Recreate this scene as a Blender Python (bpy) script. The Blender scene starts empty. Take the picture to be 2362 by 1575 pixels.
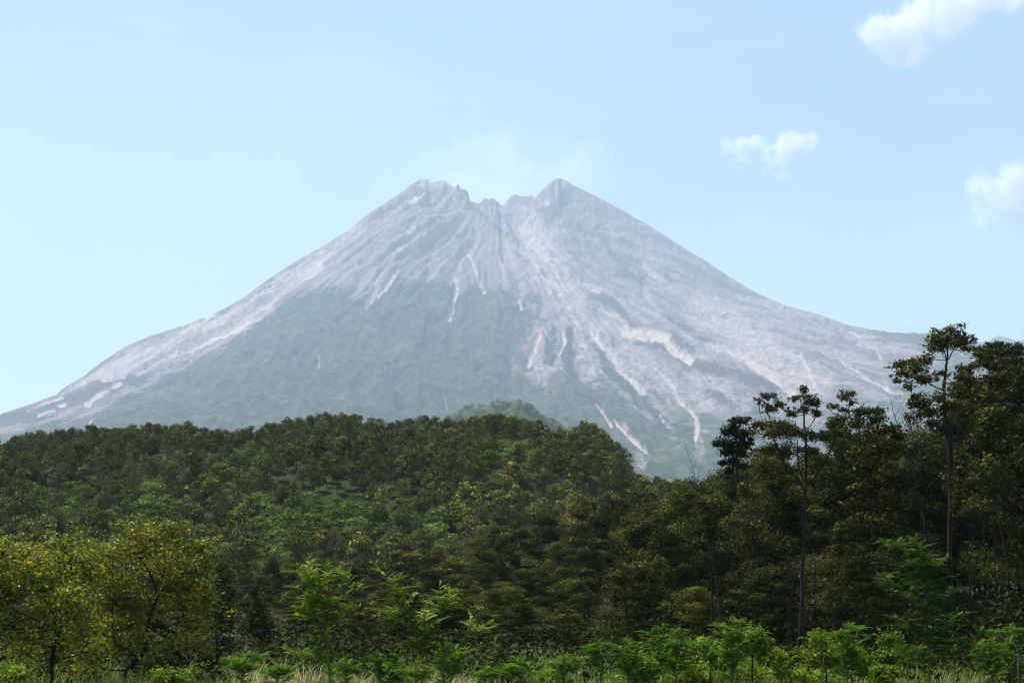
import bpy, math, random
import numpy as np
from mathutils import Vector

R = math.radians
scene = bpy.context.scene
C = scene.collection

# ------------------------------------------------------------------ camera
W0, H0 = 2362.0, 1575.0
HFOV = R(40.0)
FPX = (W0 / 2) / math.tan(HFOV / 2)
EYE = 3.0
HORIZON = 1355.0
PITCH = math.atan((HORIZON - H0 / 2) / FPX)
CP, SP = math.cos(PITCH), math.sin(PITCH)


def ray(px, py):
    """azimuth slope x/y and elevation slope z/y of a picture point"""
    dx = (np.asarray(px, float) - W0 / 2) / FPX
    dy = (H0 / 2 - np.asarray(py, float)) / FPX
    fy = CP - dy * SP
    fz = SP + dy * CP
    return dx / fy, fz / fy


def at(px, py, Y):
    a, t = ray(px, py)
    return np.array([a * Y, Y, EYE + t * Y])


def project(x, y, z):
    z = z - EYE
    f = y * CP + z * SP
    u = -y * SP + z * CP
    return W0 / 2 + FPX * x / f, H0 / 2 - FPX * u / f


cam_d = bpy.data.cameras.new('camera')
cam = bpy.data.objects.new('camera', cam_d)
C.objects.link(cam)
cam.location = (0, 0, EYE)
cam.rotation_euler = (math.pi / 2 + PITCH, 0, 0)
cam_d.sensor_width = 36.0
cam_d.angle = HFOV
cam_d.clip_start = 0.1
cam_d.clip_end = 90000
scene.camera = cam

# ------------------------------------------------------------------ light
SUN = Vector((-0.42, 0.20, 0.88)).normalized()
sun_d = bpy.data.lights.new('sun', 'SUN')
sun_d.energy = 5.0
sun_d.angle = R(0.53)
sun_d.color = (1.0, 0.95, 0.86)
sun = bpy.data.objects.new('sun', sun_d)
C.objects.link(sun)
sun.rotation_euler = SUN.to_track_quat('Z', 'Y').to_euler()

world = bpy.data.worlds.new('World')
scene.world = world
world.use_nodes = True
nt = world.node_tree
nt.nodes.clear()
sky = nt.nodes.new('ShaderNodeTexSky')
sky.sky_type = 'NISHITA'
sky.sun_disc = False
sky.sun_elevation = math.asin(SUN.z)
sky.sun_rotation = math.atan2(SUN.x, SUN.y)
sky.altitude = 1200
sky.air_density = 1.0
sky.dust_density = 0.6
sky.ozone_density = 1.6
bg = nt.nodes.new('ShaderNodeBackground')
bg.inputs['Strength'].default_value = 0.110
wo = nt.nodes.new('ShaderNodeOutputWorld')
wtc = nt.nodes.new('ShaderNodeTexCoord')
wmp = nt.nodes.new('ShaderNodeMapping'); wmp.inputs['Scale'].default_value = (1.6, 1.6, 4.0)
wn = nt.nodes.new('ShaderNodeTexNoise'); wn.inputs['Scale'].default_value = 2.2; wn.inputs['Detail'].default_value = 5
wr = nt.nodes.new('ShaderNodeMapRange'); wr.inputs['From Min'].default_value = 0.3; wr.inputs['From Max'].default_value = 0.7
wr.inputs['To Min'].default_value = 0.04; wr.inputs['To Max'].default_value = 0.15
wm = nt.nodes.new('ShaderNodeMix'); wm.data_type = 'RGBA'; wm.inputs[7].default_value = (6.6, 9.2, 9.4, 1)     # thin high cloud veil
nt.links.new(wtc.outputs['Generated'], wmp.inputs['Vector']); nt.links.new(wmp.outputs[0], wn.inputs['Vector'])
nt.links.new(wn.outputs['Fac'], wr.inputs['Value']); nt.links.new(wr.outputs[0], wm.inputs[0]); nt.links.new(sky.outputs[0], wm.inputs[6])
nt.links.new(wm.outputs[2], bg.inputs[0])
nt.links.new(bg.outputs[0], wo.inputs[0])

scene.view_settings.view_transform = 'Standard'
scene.view_settings.look = 'None'
scene.view_settings.gamma = 1
scene.view_settings.exposure = 0.90
scene.cycles.use_denoising = True
scene.cycles.filter_width = 1.15
scene.cycles.max_bounces = 6
scene.cycles.diffuse_bounces = 2
scene.cycles.glossy_bounces = 1
scene.cycles.transmission_bounces = 2
scene.cycles.volume_bounces = 1
scene.cycles.transparent_max_bounces = 8
scene.cycles.volume_max_steps = 96


# ------------------------------------------------------------------ noise
_tab = np.random.default_rng(7).random((8, 256, 256))


def vn(x, y, s=0):
    T = _tab[s % 8]
    xi = np.floor(x).astype(int); yi = np.floor(y).astype(int)
    fx = x - xi; fy = y - yi
    fx = fx * fx * fx * (fx * (fx * 6 - 15) + 10); fy = fy * fy * fy * (fy * (fy * 6 - 15) + 10)
    a = T[xi & 255, yi & 255]; b = T[(xi + 1) & 255, yi & 255]
    c = T[xi & 255, (yi + 1) & 255]; d = T[(xi + 1) & 255, (yi + 1) & 255]
    return (a * (1 - fx) + b * fx) * (1 - fy) + (c * (1 - fx) + d * fx) * fy


def fbm(x, y, s=0, o=4):
    v = 0; a = 0.5; n = 0
    for i in range(o):
        v = v + a * vn(x * 2 ** i + 17.3 * i, y * 2 ** i - 9.1 * i, s + i); n += a; a *= 0.5
    return v / n


def ridged(x, y, s=0, o=4):
    v = 0; a = 0.5; n = 0
    for i in range(o):
        v = v + a * (1 - np.abs(2 * vn(x * 2 ** i + 31.7 * i, y * 2 ** i + 5.3 * i, s + i) - 1)); n += a; a *= 0.5
    return v / n


def sm(a, b, x):
    t = np.clip((x - a) / (b - a), 0, 1)
    return t * t * (3 - 2 * t)


# ------------------------------------------------------------------ mesh helpers
def make_mesh(name, V, F, mats, col=None, smooth=False, mi=None, attrs=None):
    V = np.ascontiguousarray(V, dtype=np.float32)
    F = np.ascontiguousarray(F, dtype=np.int32)
    k = F.shape[1]
    me = bpy.data.meshes.new(name)
    me.vertices.add(len(V)); me.vertices.foreach_set('co', V.ravel())
    me.loops.add(F.size); me.loops.foreach_set('vertex_index', F.ravel())
    me.polygons.add(len(F)); me.polygons.foreach_set('loop_start', np.arange(0, F.size, k, dtype=np.int32))
    if smooth:
        me.polygons.foreach_set('use_smooth', np.ones(len(F), dtype=bool))
    if mi is not None:
        me.polygons.foreach_set('material_index', np.asarray(mi, dtype=np.int32))
    for m in mats:
        me.materials.append(m)
    me.update(calc_edges=True)
    if col is not None:
        ca = me.color_attributes.new('Col', 'FLOAT_COLOR', 'POINT')
        c4 = np.ones((len(V), 4), dtype=np.float32); c4[:, :3] = col
        ca.data.foreach_set('color', c4.ravel())
    for an, av in (attrs or {}).items():
        a_ = me.attributes.new(an, 'FLOAT', 'POINT')
        a_.data.foreach_set('value', np.ascontiguousarray(av, dtype=np.float32).ravel())
    me.validate()
    return me


def link(name, me, parent=None, loc=(0, 0, 0)):
    o = bpy.data.objects.new(name, me)
    C.objects.link(o)
    o.location = loc
    if parent:
        o.parent = parent
    return o


def tag(o, label=None, cat=None, group=None, kind=None):
    if label: o['label'] = label
    if cat: o['category'] = cat
    if group: o['group'] = group
    if kind: o['kind'] = kind
    return o


def grid_faces(nr, nc):
    i = np.arange(nr - 1)[:, None] * nc + np.arange(nc - 1)[None, :]
    return np.stack([i, i + 1, i + nc + 1, i + nc], -1).reshape(-1, 4)


class Acc:
    def __init__(self):
        self.V = []; self.F = []; self.Cc = []; self.n = 0

    def add(self, V, F, col):
        if len(V) == 0: return
        self.V.append(V); self.F.append(F + self.n); self.n += len(V)
        c = np.empty((len(V), 3)); c[:] = col
        self.Cc.append(c)

    def mesh(self, name, mats, smooth=False):
        return make_mesh(name, np.concatenate(self.V), np.concatenate(self.F), mats, np.concatenate(self.Cc), smooth)

    def arrays(self):
        return np.concatenate(self.V), np.concatenate(self.F), np.concatenate(self.Cc)


def tube(pts, rad, k=6):
    pts = np.asarray(pts, float); n = len(pts)
    rad = np.broadcast_to(np.asarray(rad, float), (n,))
    T = np.gradient(pts, axis=0)
    T /= np.linalg.norm(T, axis=1)[:, None] + 1e-9
    ref = np.where(np.abs(T[:, 2:3]) > 0.9, [[1., 0, 0]], [[0., 0, 1]])
    A = np.cross(T, ref); A /= np.linalg.norm(A, axis=1)[:, None] + 1e-9
    B = np.cross(T, A)
    th = np.arange(k) * 2 * math.pi / k
    V = pts[:, None, :] + rad[:, None, None] * (np.cos(th)[None, :, None] * A[:, None, :] + np.sin(th)[None, :, None] * B[:, None, :])
    V = V.reshape(-1, 3)
    i = np.arange(n - 1)[:, None] * k
    j = np.arange(k)[None, :]
    F = np.stack([i + j, i + (j + 1) % k, i + k + (j + 1) % k, i + k + j], -1).reshape(-1, 4)
    return V, F


def smooth_line(pts, n, rng=None, wob=0.0):
    """resample a polyline through its points (Catmull-Rom)"""
    P = np.asarray(pts, float)
    m = len(P)
    if m == 2:
        t = np.linspace(0, 1, n)[:, None]
        out = P[0] * (1 - t) + P[1] * t
    else:
        Q = np.vstack([2 * P[0] - P[1], P, 2 * P[-1] - P[-2]])
        u = np.linspace(0, m - 1 - 1e-6, n)
        i = u.astype(int); t = (u - i)[:, None]
        p0, p1, p2, p3 = Q[i], Q[i + 1], Q[i + 2], Q[i + 3]
        out = 0.5 * (2 * p1 + (p2 - p0) * t + (2 * p0 - 5 * p1 + 4 * p2 - p3) * t ** 2 + (3 * p1 - p0 - 3 * p2 + p3) * t ** 3)
    if rng is not None and wob > 0:
        w = rng.normal(0, wob, (n, 3)); w[0] = 0; w[-1] = 0
        out = out + w
    return out


def unit(v):
    return v / (np.linalg.norm(v, axis=-1, keepdims=True) + 1e-9)


def leaves(rng, P, L, Wd, up=0.5, D=None, var=0.35, Nb=None):
    n = len(P)
    if D is None:
        D = rng.normal(size=(n, 3)); D[:, 2] *= 0.7
    D = unit(D + rng.normal(0, 0.15, (n, 3)))
    N = rng.normal(size=(n, 3)); N[:, 2] = N[:, 2] * 0.8 + up
    if Nb is not None:
        N = N * 0.6 + Nb * 1.25
    S = unit(np.cross(D, N))
    Nn = np.cross(S, D)
    l = (L * np.exp(rng.normal(0, var, n)))[:, None]
    w = l * (Wd / L)
    a = P - D * l * 0.5
    V = np.stack([a, P + S * w * 0.5 + Nn * l * 0.06, P + D * l * 0.5, P - S * w * 0.5 + Nn * l * 0.06], 1).reshape(-1, 3)
    F = np.arange(4 * n).reshape(-1, 4)
    return V, F


def leaf_cols(rng, n, base, bv=0.35, hv=0.12):
    c = np.asarray(base, float)[None, :] * np.exp(rng.normal(0, bv, n))[:, None]
    c = c * np.exp(rng.normal(0, hv, (n, 3)))
    return np.clip(c, 0.002, 0.6)


# ------------------------------------------------------------------ materials
def new_mat(name):
    m = bpy.data.materials.new(name)
    m.use_nodes = True
    m.node_tree.nodes.clear()
    return m, m.node_tree.nodes, m.node_tree.links


def leaf_mat(name, trans=0.3, rough=0.5, spec=0.35, objvar=0.35):
    m, N, L = new_mat(name)
    a = N.new('ShaderNodeAttribute'); a.attribute_name = 'Col'
    oi = N.new('ShaderNodeObjectInfo')
    mr = N.new('ShaderNodeMapRange')
    mr.inputs['To Min'].default_value = 1 - objvar; mr.inputs['To Max'].default_value = 1 + objvar
    L.new(oi.outputs['Random'], mr.inputs['Value'])
    hs = N.new('ShaderNodeHueSaturation')
    L.new(a.outputs['Color'], hs.inputs['Color']); L.new(mr.outputs[0], hs.inputs['Value'])
    mr2 = N.new('ShaderNodeMapRange')
    mr2.inputs['To Min'].default_value = 0.485; mr2.inputs['To Max'].default_value = 0.515
    mu = N.new('ShaderNodeMath'); mu.operation = 'FRACT'
    ml = N.new('ShaderNodeMath'); ml.operation = 'MULTIPLY'; ml.inputs[1].default_value = 7.31
    L.new(oi.outputs['Random'], ml.inputs[0]); L.new(ml.outputs[0], mu.inputs[0])
    L.new(mu.outputs[0], mr2.inputs['Value']); L.new(mr2.outputs[0], hs.inputs['Hue'])
    p = N.new('ShaderNodeBsdfPrincipled')
    p.inputs['Roughness'].default_value = rough
    p.inputs['Specular IOR Level'].default_value = spec
    L.new(hs.outputs[0], p.inputs['Base Color'])
    t = N.new('ShaderNodeBsdfTranslucent')
    g = N.new('ShaderNodeMix'); g.data_type = 'RGBA'; g.blend_type = 'MULTIPLY'; g.inputs[0].default_value = 1
    g.inputs[7].default_value = (1.25, 1.35, 0.5, 1)
    L.new(hs.outputs[0], g.inputs[6]); L.new(g.outputs[2], t.inputs['Color'])
    mx = N.new('ShaderNodeMixShader'); mx.inputs[0].default_value = trans
    L.new(p.outputs[0], mx.inputs[1]); L.new(t.outputs[0], mx.inputs[2])
    o = N.new('ShaderNodeOutputMaterial'); L.new(mx.outputs[0], o.inputs[0])
    return m


def noise_mat(name, c1, c2, scale, rough=0.9, bump=0.0, bump_scale=None, stretch=(1, 1, 1)):
    m, N, L = new_mat(name)
    tc = N.new('ShaderNodeTexCoord')
    mp = N.new('ShaderNodeMapping'); mp.inputs['Scale'].default_value = stretch
    L.new(tc.outputs['Object'], mp.inputs['Vector'])
    n = N.new('ShaderNodeTexNoise'); n.inputs['Scale'].default_value = scale; n.inputs['Detail'].default_value = 7
    L.new(mp.outputs[0], n.inputs['Vector'])
    cr = N.new('ShaderNodeValToRGB')
    cr.color_ramp.elements[0].position = 0.35; cr.color_ramp.elements[0].color = (*c1, 1)
    cr.color_ramp.elements[1].position = 0.65; cr.color_ramp.elements[1].color = (*c2, 1)
    L.new(n.outputs['Fac'], cr.inputs[0])
    p = N.new('ShaderNodeBsdfPrincipled'); p.inputs['Roughness'].default_value = rough
    p.inputs['Specular IOR Level'].default_value = 0.15
    L.new(cr.outputs[0], p.inputs['Base Color'])
    if bump:
        b = N.new('ShaderNodeBump'); b.inputs['Strength'].default_value = bump; b.inputs['Distance'].default_value = bump_scale or 0.1
        L.new(n.outputs['Fac'], b.inputs['Height']); L.new(b.outputs[0], p.inputs['Normal'])
    o = N.new('ShaderNodeOutputMaterial'); L.new(p.outputs[0], o.inputs[0])
    return m


M_LEAF = leaf_mat('forest_leaf', 0.08, 0.8, 0.03, 0.35)
M_GLOSSY = leaf_mat('glossy_leaf', 0.3, 0.5, 0.14, 0.1)
M_FROND = leaf_mat('frond_leaf', 0.4, 0.6, 0.12, 0.15)
M_GRASS = leaf_mat('grass_blade', 0.35, 0.55, 0.3, 0.0)
M_BARK = noise_mat('dark_bark', (0.008, 0.006, 0.004), (0.028, 0.021, 0.014), 5.0, 0.9, 0.5, 0.03, (1, 1, 0.25))
M_GREYBARK = noise_mat('grey_bark', (0.02, 0.016, 0.012), (0.07, 0.055, 0.04), 6.0, 0.85, 0.4, 0.02, (1, 1, 0.3))
M_PALEBARK = noise_mat('pale_bark', (0.06, 0.05, 0.04), (0.20, 0.17, 0.135), 6.0, 0.85, 0.4, 0.02, (1, 1, 0.3))
M_STEM = noise_mat('young_stem', (0.05, 0.045, 0.02), (0.12, 0.10, 0.05), 8.0, 0.7)
M_GROUND = noise_mat('ground_soil', (0.018, 0.022, 0.008), (0.05, 0.045, 0.02), 0.35, 1.0, 0.4, 0.2)
M_HILL = noise_mat('hill_floor', (0.012, 0.020, 0.004), (0.028, 0.040, 0.008), 0.12, 1.0, 0.4, 0.4)

# ------------------------------------------------------------------ volcano
SIL = [(-700, 1190), (-350, 1080), (0, 955), (77, 929), (130, 910), (145, 896), (199, 862), (237, 833), (287, 800), (344, 775), (421, 751), (478, 730),
       (536, 701), (566, 684), (620, 642), (689, 598), (746, 567), (804, 531), (850, 492), (898, 462), (930, 442), (949, 425),
       (971, 412), (990, 411), (1013, 412), (1029, 417), (1043, 427), (1050, 430), (1056, 424), (1062, 434), (1076, 438), (1082, 447), (1085, 464),
       (1099, 471), (1104, 470), (1112, 461), (1121, 458), (1137, 460), (1156, 471), (1162, 474), (1167, 470), (1175, 455), (1182, 449), (1191, 448), (1203, 453), (1212, 451),
       (1222, 451), (1233, 455), (1252, 439), (1268, 423), (1280, 413), (1288, 411), (1303, 414), (1322, 427), (1360, 446),
       (1408, 470), (1456, 497), (1504, 524), (1550, 554), (1624, 600), (1674, 633), (1743, 675), (1808, 703), (1904, 730),
       (1944, 746), (2021, 763), (2071, 770), (2117, 769), (2160, 772), (2258, 790), (2500, 850), (3000, 980)]
SIL = np.array(SIL, float)
sil_a, sil_t = ray(SIL[:, 0], SIL[:, 1])
MS = 2.0            # metres per layout unit of the volcano, which stands about ten kilometres off
YA, YB = 5150.0, 5450.0
aA, tA = ray(985, 411); aB, tB = ray(1289, 411)
xA, xB = aA * YA, aB * YB
# radial profiles read from the two flanks
L_ = SIL[:, 0] <= 985
rL = (xA - sil_a[L_] * YA)[::-1]; zL = (sil_t[L_] * YA)[::-1]
R_ = (SIL[:, 0] >= 1289) & (SIL[:, 0] <= 2170)
rR = sil_a[R_] * YB - xB; zR = sil_t[R_] * YB
rL = np.append(rL, [3600, 4600, 9000]); zL = np.append(zL, [120, 2, 1])
rR = np.append(rR, [2200, 3200, 4300, 9000]); zR = np.append(zR, [820, 420, 2, 1])
rF = np.array([0, 120, 500, 1000, 1500, 2000, 2500, 3000, 3500, 4000, 9000.])
zF = np.array([1525, 1435, 1185, 880, 620, 410, 262, 160, 75, 2, 1.])


def cone(x, y, x0, y0, ztop, wl=1.0):
    dx = x - x0; dy = y0 - y
    r = np.hypot(dx, dy) + 1e-6
    ang = np.degrees(np.arctan2(dy, dx))      # 0 = right, 90 = towards the camera, 180 = left
    wR = 1 - sm(5, 75, np.abs(ang)); wL = 1 - sm(5, 75, 180 - np.abs(ang))
    wF = np.clip(1 - wR - wL, 0, 1)
    z = np.interp(r, rL, zL) * wL + np.interp(r, rR, zR) * wR + np.interp(r, rF, zF) * wF
    return z * (1 + (ztop / z.max() - 1) * np.exp(-r / 800))


NU, NY = 1250, 780
pxs = np.linspace(-620, 3000, NU)
u_az = (pxs - W0 / 2) / FPX / CP * 1.02
s_ = np.linspace(0, 1, NY)
yy = 1450 + (7300 - 1450) * (s_ * 0.9 + 0.1 * s_ ** 2)
AZ, YY = np.meshgrid(u_az, yy)
XX = AZ * YY
zA = cone(XX, YY, xA, YA, tA * YA)
zB = cone(XX, YY, xB, YB, tB * YB)
# the old lava dome in the crater between the two summits
def bump(px, py, Y, rad):
    a, t = ray(px, py)
    d = np.hypot(XX - a * Y, (YY - Y) * 0.8)
    return t * Y - 0.95 * d * (d / rad) ** 0.3
crest = np.maximum(np.maximum(bump(1130, 459, 5520, 90), bump(1193, 449, 5480, 90)), bump(1245, 447, 5480, 90))
k_ = 18.0
def smax(a, b_, k):
    return np.maximum(a, b_) + k * np.log1p(np.exp(-np.abs(a - b_) / k))
Z = smax(smax(zA, zB, 30.0), crest, 22.0)
# gullies running down the cone
xm, ym = (xA + xB) / 2, (YA + YB) / 2
dx = XX - xm; dy = ym - YY
rr = np.hypot(dx, dy); th = np.arctan2(dy, dx)
wx = fbm(XX / 420, YY / 420, 1, 4) - 0.5
g1 = ridged(th * 5.5 + wx * 0.9, rr / 1500 + 3, 2, 4)
g2 = ridged(th * 17 + wx * 2.0, rr / 700 + 9, 4, 4)
iso = fbm(XX / 130, YY / 130, 5, 6) - 0.5
amp = sm(60, 500, rr) * (1 - 0.45 * sm(1500, 3200, rr))
Z = Z + amp * (66 * (g1 - 0.72) + 34 * (g2 - 0.7) + 15 * (ridged(th * 48 + wx * 4, rr / 420 + 2, 6, 3) - 0.7)) + iso * (40 + 14 * sm(900, 200, rr)) + (ridged(XX / 34, YY / 34, 1, 4) - 0.7) * 15
crag = ridged(XX / 60, YY / 60, 6, 5) - 0.7
Z = Z + crag * 60 * (1 - sm(150, 420, rr)) * 0.5 * (1 + sm(-200, 250, dx))
Z = Z + (ridged(XX / 22, YY / 22, 3, 3) - 0.7) * 26 * (1 - sm(250, 700, rr))
# the breach in the crater rim, opening to the front right
bx0, by0 = ray(1158, 470)[0] * 5330, 5330.0
bx1, by1 = ray(1268, 600)[0] * 4680, 4680.0
ex, ey = bx1 - bx0, by1 - by0
tt = ((XX - bx0) * ex + (YY - by0) * ey) / (ex * ex + ey * ey)
dd = np.hypot(XX - bx0 - np.clip(tt, 0, 1) * ex, YY - by0 - np.clip(tt, 0, 1) * ey)
wd = 55 + 60 * np.clip(tt, 0, 1) + 30 * (fbm(XX / 50, YY / 50, 2, 3) - 0.5)
Z = Z - (95 - 70 * np.clip(tt, 0, 1)) * (1 - sm(wd * 0.45, wd, dd)) * (1 - sm(1.0, 1.25, tt)) * sm(-0.25, 0.0, tt)
# make the skyline the traced one
def colmax():
    return (Z / YY).max(0)
T_t = np.interp(u_az, sil_a, sil_t)
_pz = u_az / 1.02 * FPX * CP + W0 / 2
_cr = sm(1015, 1045, _pz) * (1 - sm(1262, 1290, _pz))
T_t = T_t + (1.0 + 5.0 * _cr) / FPX * (fbm(_pz / 7, _pz * 0, 2, 4) - 0.5) * 2 * sm(780, 860, 2362 - np.abs(_pz - 1130) * 1.2)
F1 = T_t / colmax()
kern = np.hanning(71); kern /= kern.sum()
F1s = np.convolve(np.pad(F1, 35, mode='edge'), kern, 'valid')
Z = Z * (1 + (F1s - 1)[None, :] * sm(0.25, 0.95, (Z / YY) / colmax()[None, :]))
for _ in range(3):
    cm = colmax()
    F2 = T_t / cm
    Z = Z * (1 + (F2 - 1)[None, :] * sm(0.955, 0.998, (Z / YY) / cm[None, :]))
Z = np.maximum(Z, -1.4) + EYE
PX, PY = project(XX, YY, Z)

# surface cover, traced in the picture and carried by the ground, painted summit light and shade too
wpx = (fbm(PX / 55, PY / 55, 3, 5) - 0.5)
wpy = (fbm(PX / 55 + 40, PY / 55 + 11, 6, 5) - 0.5)
QX = PX + wpx * 30; QY = PY + wpy * 30
QXs = PX + wpx * 13 + (fbm(PX / 9, PY / 9, 1, 3) - .5) * 7; QYs = PY + wpy * 13 + (fbm(PX / 9 + 5, PY / 9, 2, 3) - .5) * 7


WVAR = 0.35 + 1.3 * fbm(PX / 16 + 3, PY / 16, 6, 3)


def stroke(pts, w, soft=0.45, small=True):
    X_, Y_ = (QXs, QYs) if small else (QX, QY)
    out = np.full(X_.shape, 1e9)
    pts = np.asarray(pts, float)
    lo = pts.min(0) - 80; hi = pts.max(0) + 80
    m = (X_ > lo[0]) & (X_ < hi[0]) & (Y_ > lo[1]) & (Y_ < hi[1])
    x = X_[m]; y = Y_[m]; d = np.full(x.shape, 1e9)
    for (x0, y0), (x1, y1) in zip(pts[:-1], pts[1:]):
        ex, ey = x1 - x0, y1 - y0
        t = np.clip(((x - x0) * ex + (y - y0) * ey) / (ex * ex + ey * ey + 1e-9), 0, 1)
        d = np.minimum(d, np.hypot(x - x0 - t * ex, y - y0 - t * ey))
    out[m] = d
    ww = w * WVAR if w < 40 else w
    return 1 - sm(ww * 0.5 * (1 - soft), ww * 0.5 * (1 + soft), out)


def poly(pts, soft=10):
    pts = np.asarray(pts, float)
    x, y = QX, QY
    ins = np.zeros(x.shape, bool); d = np.full(x.shape, 1e9)
    for (x0, y0), (x1, y1) in zip(pts, np.roll(pts, -1, 0)):
        cond = ((y0 > y) != (y1 > y))
        with np.errstate(divide='ignore', invalid='ignore'):
            xi = (x1 - x0) * (y - y0) / (y1 - y0 + 1e-12) + x0
        ins ^= cond & (x < xi)
        ex, ey = x1 - x0, y1 - y0
        t = np.clip(((x - x0) * ex + (y - y0) * ey) / (ex * ex + ey * ey + 1e-9), 0, 1)
        d = np.minimum(d, np.hypot(x - x0 - t * ex, y - y0 - t * ey))
    return sm(-soft, soft, np.where(ins, d, -d))


veg = poly([(-700, 1150), (-200, 1060), (0, 1010), (120, 985), (214, 965), (249, 938), (306, 906), (383, 872), (440, 838), (520, 795), (605, 738), (651, 703), (727, 676),
            (785, 668), (820, 690), (842, 714), (858, 700), (891, 672), (930, 648), (977, 640), (1025, 655), (1050, 675), (1089, 669),
            (1121, 672), (1169, 669), (1198, 685), (1242, 717), (1226, 749), (1204, 774), (1188, 803), (1172, 835), (1184, 868), (1230, 882),
            (1300, 880), (1380, 890), (1430, 930), (1483, 985), (1560, 1030), (1620, 1050), (1700, 1060), (1800, 1060), (1950, 1040), (2080, 1010), (2230, 960), (2500, 950), (3000, 1050),
            (3000, 1600), (-700, 1600)], 24)
ash_sunlight = np.zeros_like(Z); rock_shade = np.zeros_like(Z)
def A(pts, w, s, soft=0.6):
    global ash_sunlight
    ash_sunlight = np.maximum(ash_sunlight, s * stroke(pts, w, soft))
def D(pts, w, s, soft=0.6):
    global rock_shade
    rock_shade = np.maximum(rock_shade, s * stroke(pts, w, soft))
veg = np.maximum(veg, 0.62 * poly([(1290, 860), (1400, 860), (1483, 890), (1560, 935), (1640, 960), (1760, 985), (1900, 970), (2060, 900), (2150, 800), (2260, 785), (2500, 850), (2500, 1200), (1290, 1200)], 38))
# pale ash bands and streams, and sunlit peak faces painted pale
lf = poly([(840, 508), (760, 566), (690, 606), (620, 652), (560, 696), (470, 742), (344, 785), (290, 810), (240, 842), (190, 880), (140, 915), (240, 880), (330, 850), (400, 820),
           (500, 780), (590, 728), (650, 690), (720, 640), (780, 590), (850, 530)], 7)
ash_sunlight = np.maximum(ash_sunlight, 0.62 * lf)
A([(746, 611), (708, 638)], 18, .9); A([(597, 730), (536, 764), (459, 795), (383, 821), (314, 856)], 12, .95)
A([(497, 722), (459, 745), (420, 765)], 7, .9); A([(283, 867), (241, 877)], 6, 1); A([(262, 889), (276, 882)], 12, .9)
A([(145, 915), (100, 930), (57, 946)], 6, 1); A([(126, 944), (88, 959)], 9, .7); A([(138, 933), (148, 931)], 10, .9)
A([(200, 930), (216, 915), (245, 900)], 12, .7); A([(207, 978), (212, 966)], 5, 1)
A([(1048, 640), (1052, 675), (1046, 700), (1041, 742)], 9, .85); A([(1080, 541), (1073, 573), (1086, 605), (1105, 656), (1115, 675)], 10, .7)
A([(955, 509), (930, 555), (898, 605), (870, 650), (856, 700)], 14, .6); A([(960, 560), (930, 600), (898, 653), (872, 682)], 10, .7)
A([(1003, 573), (990, 599), (985, 625)], 9, .5); A([(1198, 688), (1207, 714)], 6, .9); A([(733, 826), (738, 838), (736, 850)], 5, .6); A([(820, 830), (821, 850)], 4, .4)
A([(1026, 918), (1030, 930), (1034, 948)], 5, .6); A([(1000, 414), (978, 432), (950, 455)], 30, .9); A([(985, 412), (1035, 428)], 18, .6); A([(1293, 428), (1280, 450), (1261, 466)], 12, 1); A([(1060, 482), (1085, 488)], 9, .5)  # strokes on the two peaks paint their sunlit faces pale
A([(1215, 515), (1240, 560), (1265, 620), (1320, 700)], 85, .68, .9); A([(1225, 525), (1300, 530)], 22, .6)
A([(1241, 772), (1232, 800), (1217, 843)], 13, 1); A([(1225, 800), (1250, 850)], 30, .4); A([(1299, 768), (1303, 791), (1284, 824)], 11, .85)
A([(1330, 734), (1337, 772), (1345, 814), (1364, 862)], 28, .6); A([(1332, 738), (1330, 765)], 8, .8)
A([(1360, 745), (1375, 785), (1405, 820)], 16, .5)
A([(1368, 772), (1398, 803), (1425, 845), (1456, 875), (1479, 902)], 16, .9); A([(1387, 753), (1444, 814), (1502, 849), (1559, 898), (1617, 925)], 75, .5, .8)
A([(1387, 712), (1444, 745)], 14, .8); A([(1437, 765), (1480, 770), (1534, 778)], 30, .95); A([(1450, 690), (1530, 735), (1590, 775), (1640, 800)], 12, .5)
A([(1540, 791), (1559, 814), (1594, 828)], 22, .95); A([(1628, 791), (1666, 803), (1712, 820), (1758, 850), (1800, 880), (1827, 906)], 26, .8)
A([(1617, 712), (1674, 734), (1712, 772), (1770, 810), (1846, 860), (1877, 885)], 95, .58, .7); A([(1839, 814), (1862, 850), (1879, 885)], 12, .95); A([(1770, 865), (1827, 908)], 10, 1)
A([(1521, 860), (1552, 891), (1567, 925), (1598, 956), (1609, 983), (1601, 1013)], 11, .85); A([(1600, 860), (1660, 890), (1720, 930)], 34, .5)
A([(1372, 937), (1398, 967), (1406, 980)], 8, 1); A([(1414, 967), (1444, 1002), (1467, 1021), (1492, 1046)], 9, 1); A([(1430, 970), (1455, 1005), (1470, 1022)], 16, .5)
A([(1470, 1050), (1480, 1080)], 24, .5); A([(1610, 1020), (1618, 1060)], 30, .45); A([(1520, 955), (1528, 975)], 8, .6)
A([(1475, 608), (1502, 627), (1529, 642)], 12, .85); A([(1490, 661), (1498, 692), (1517, 711)], 12, .6); A([(1349, 650), (1379, 669)], 14, .8)
A([(1960, 760), (1990, 780)], 6, .8); A([(1980, 790), (2020, 800), (2035, 830)], 9, .7); A([(1940, 830), (2000, 870), (2080, 910)], 10, .8); A([(1760, 700), (1850, 760), (1950, 820)], 9, .4)
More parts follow.
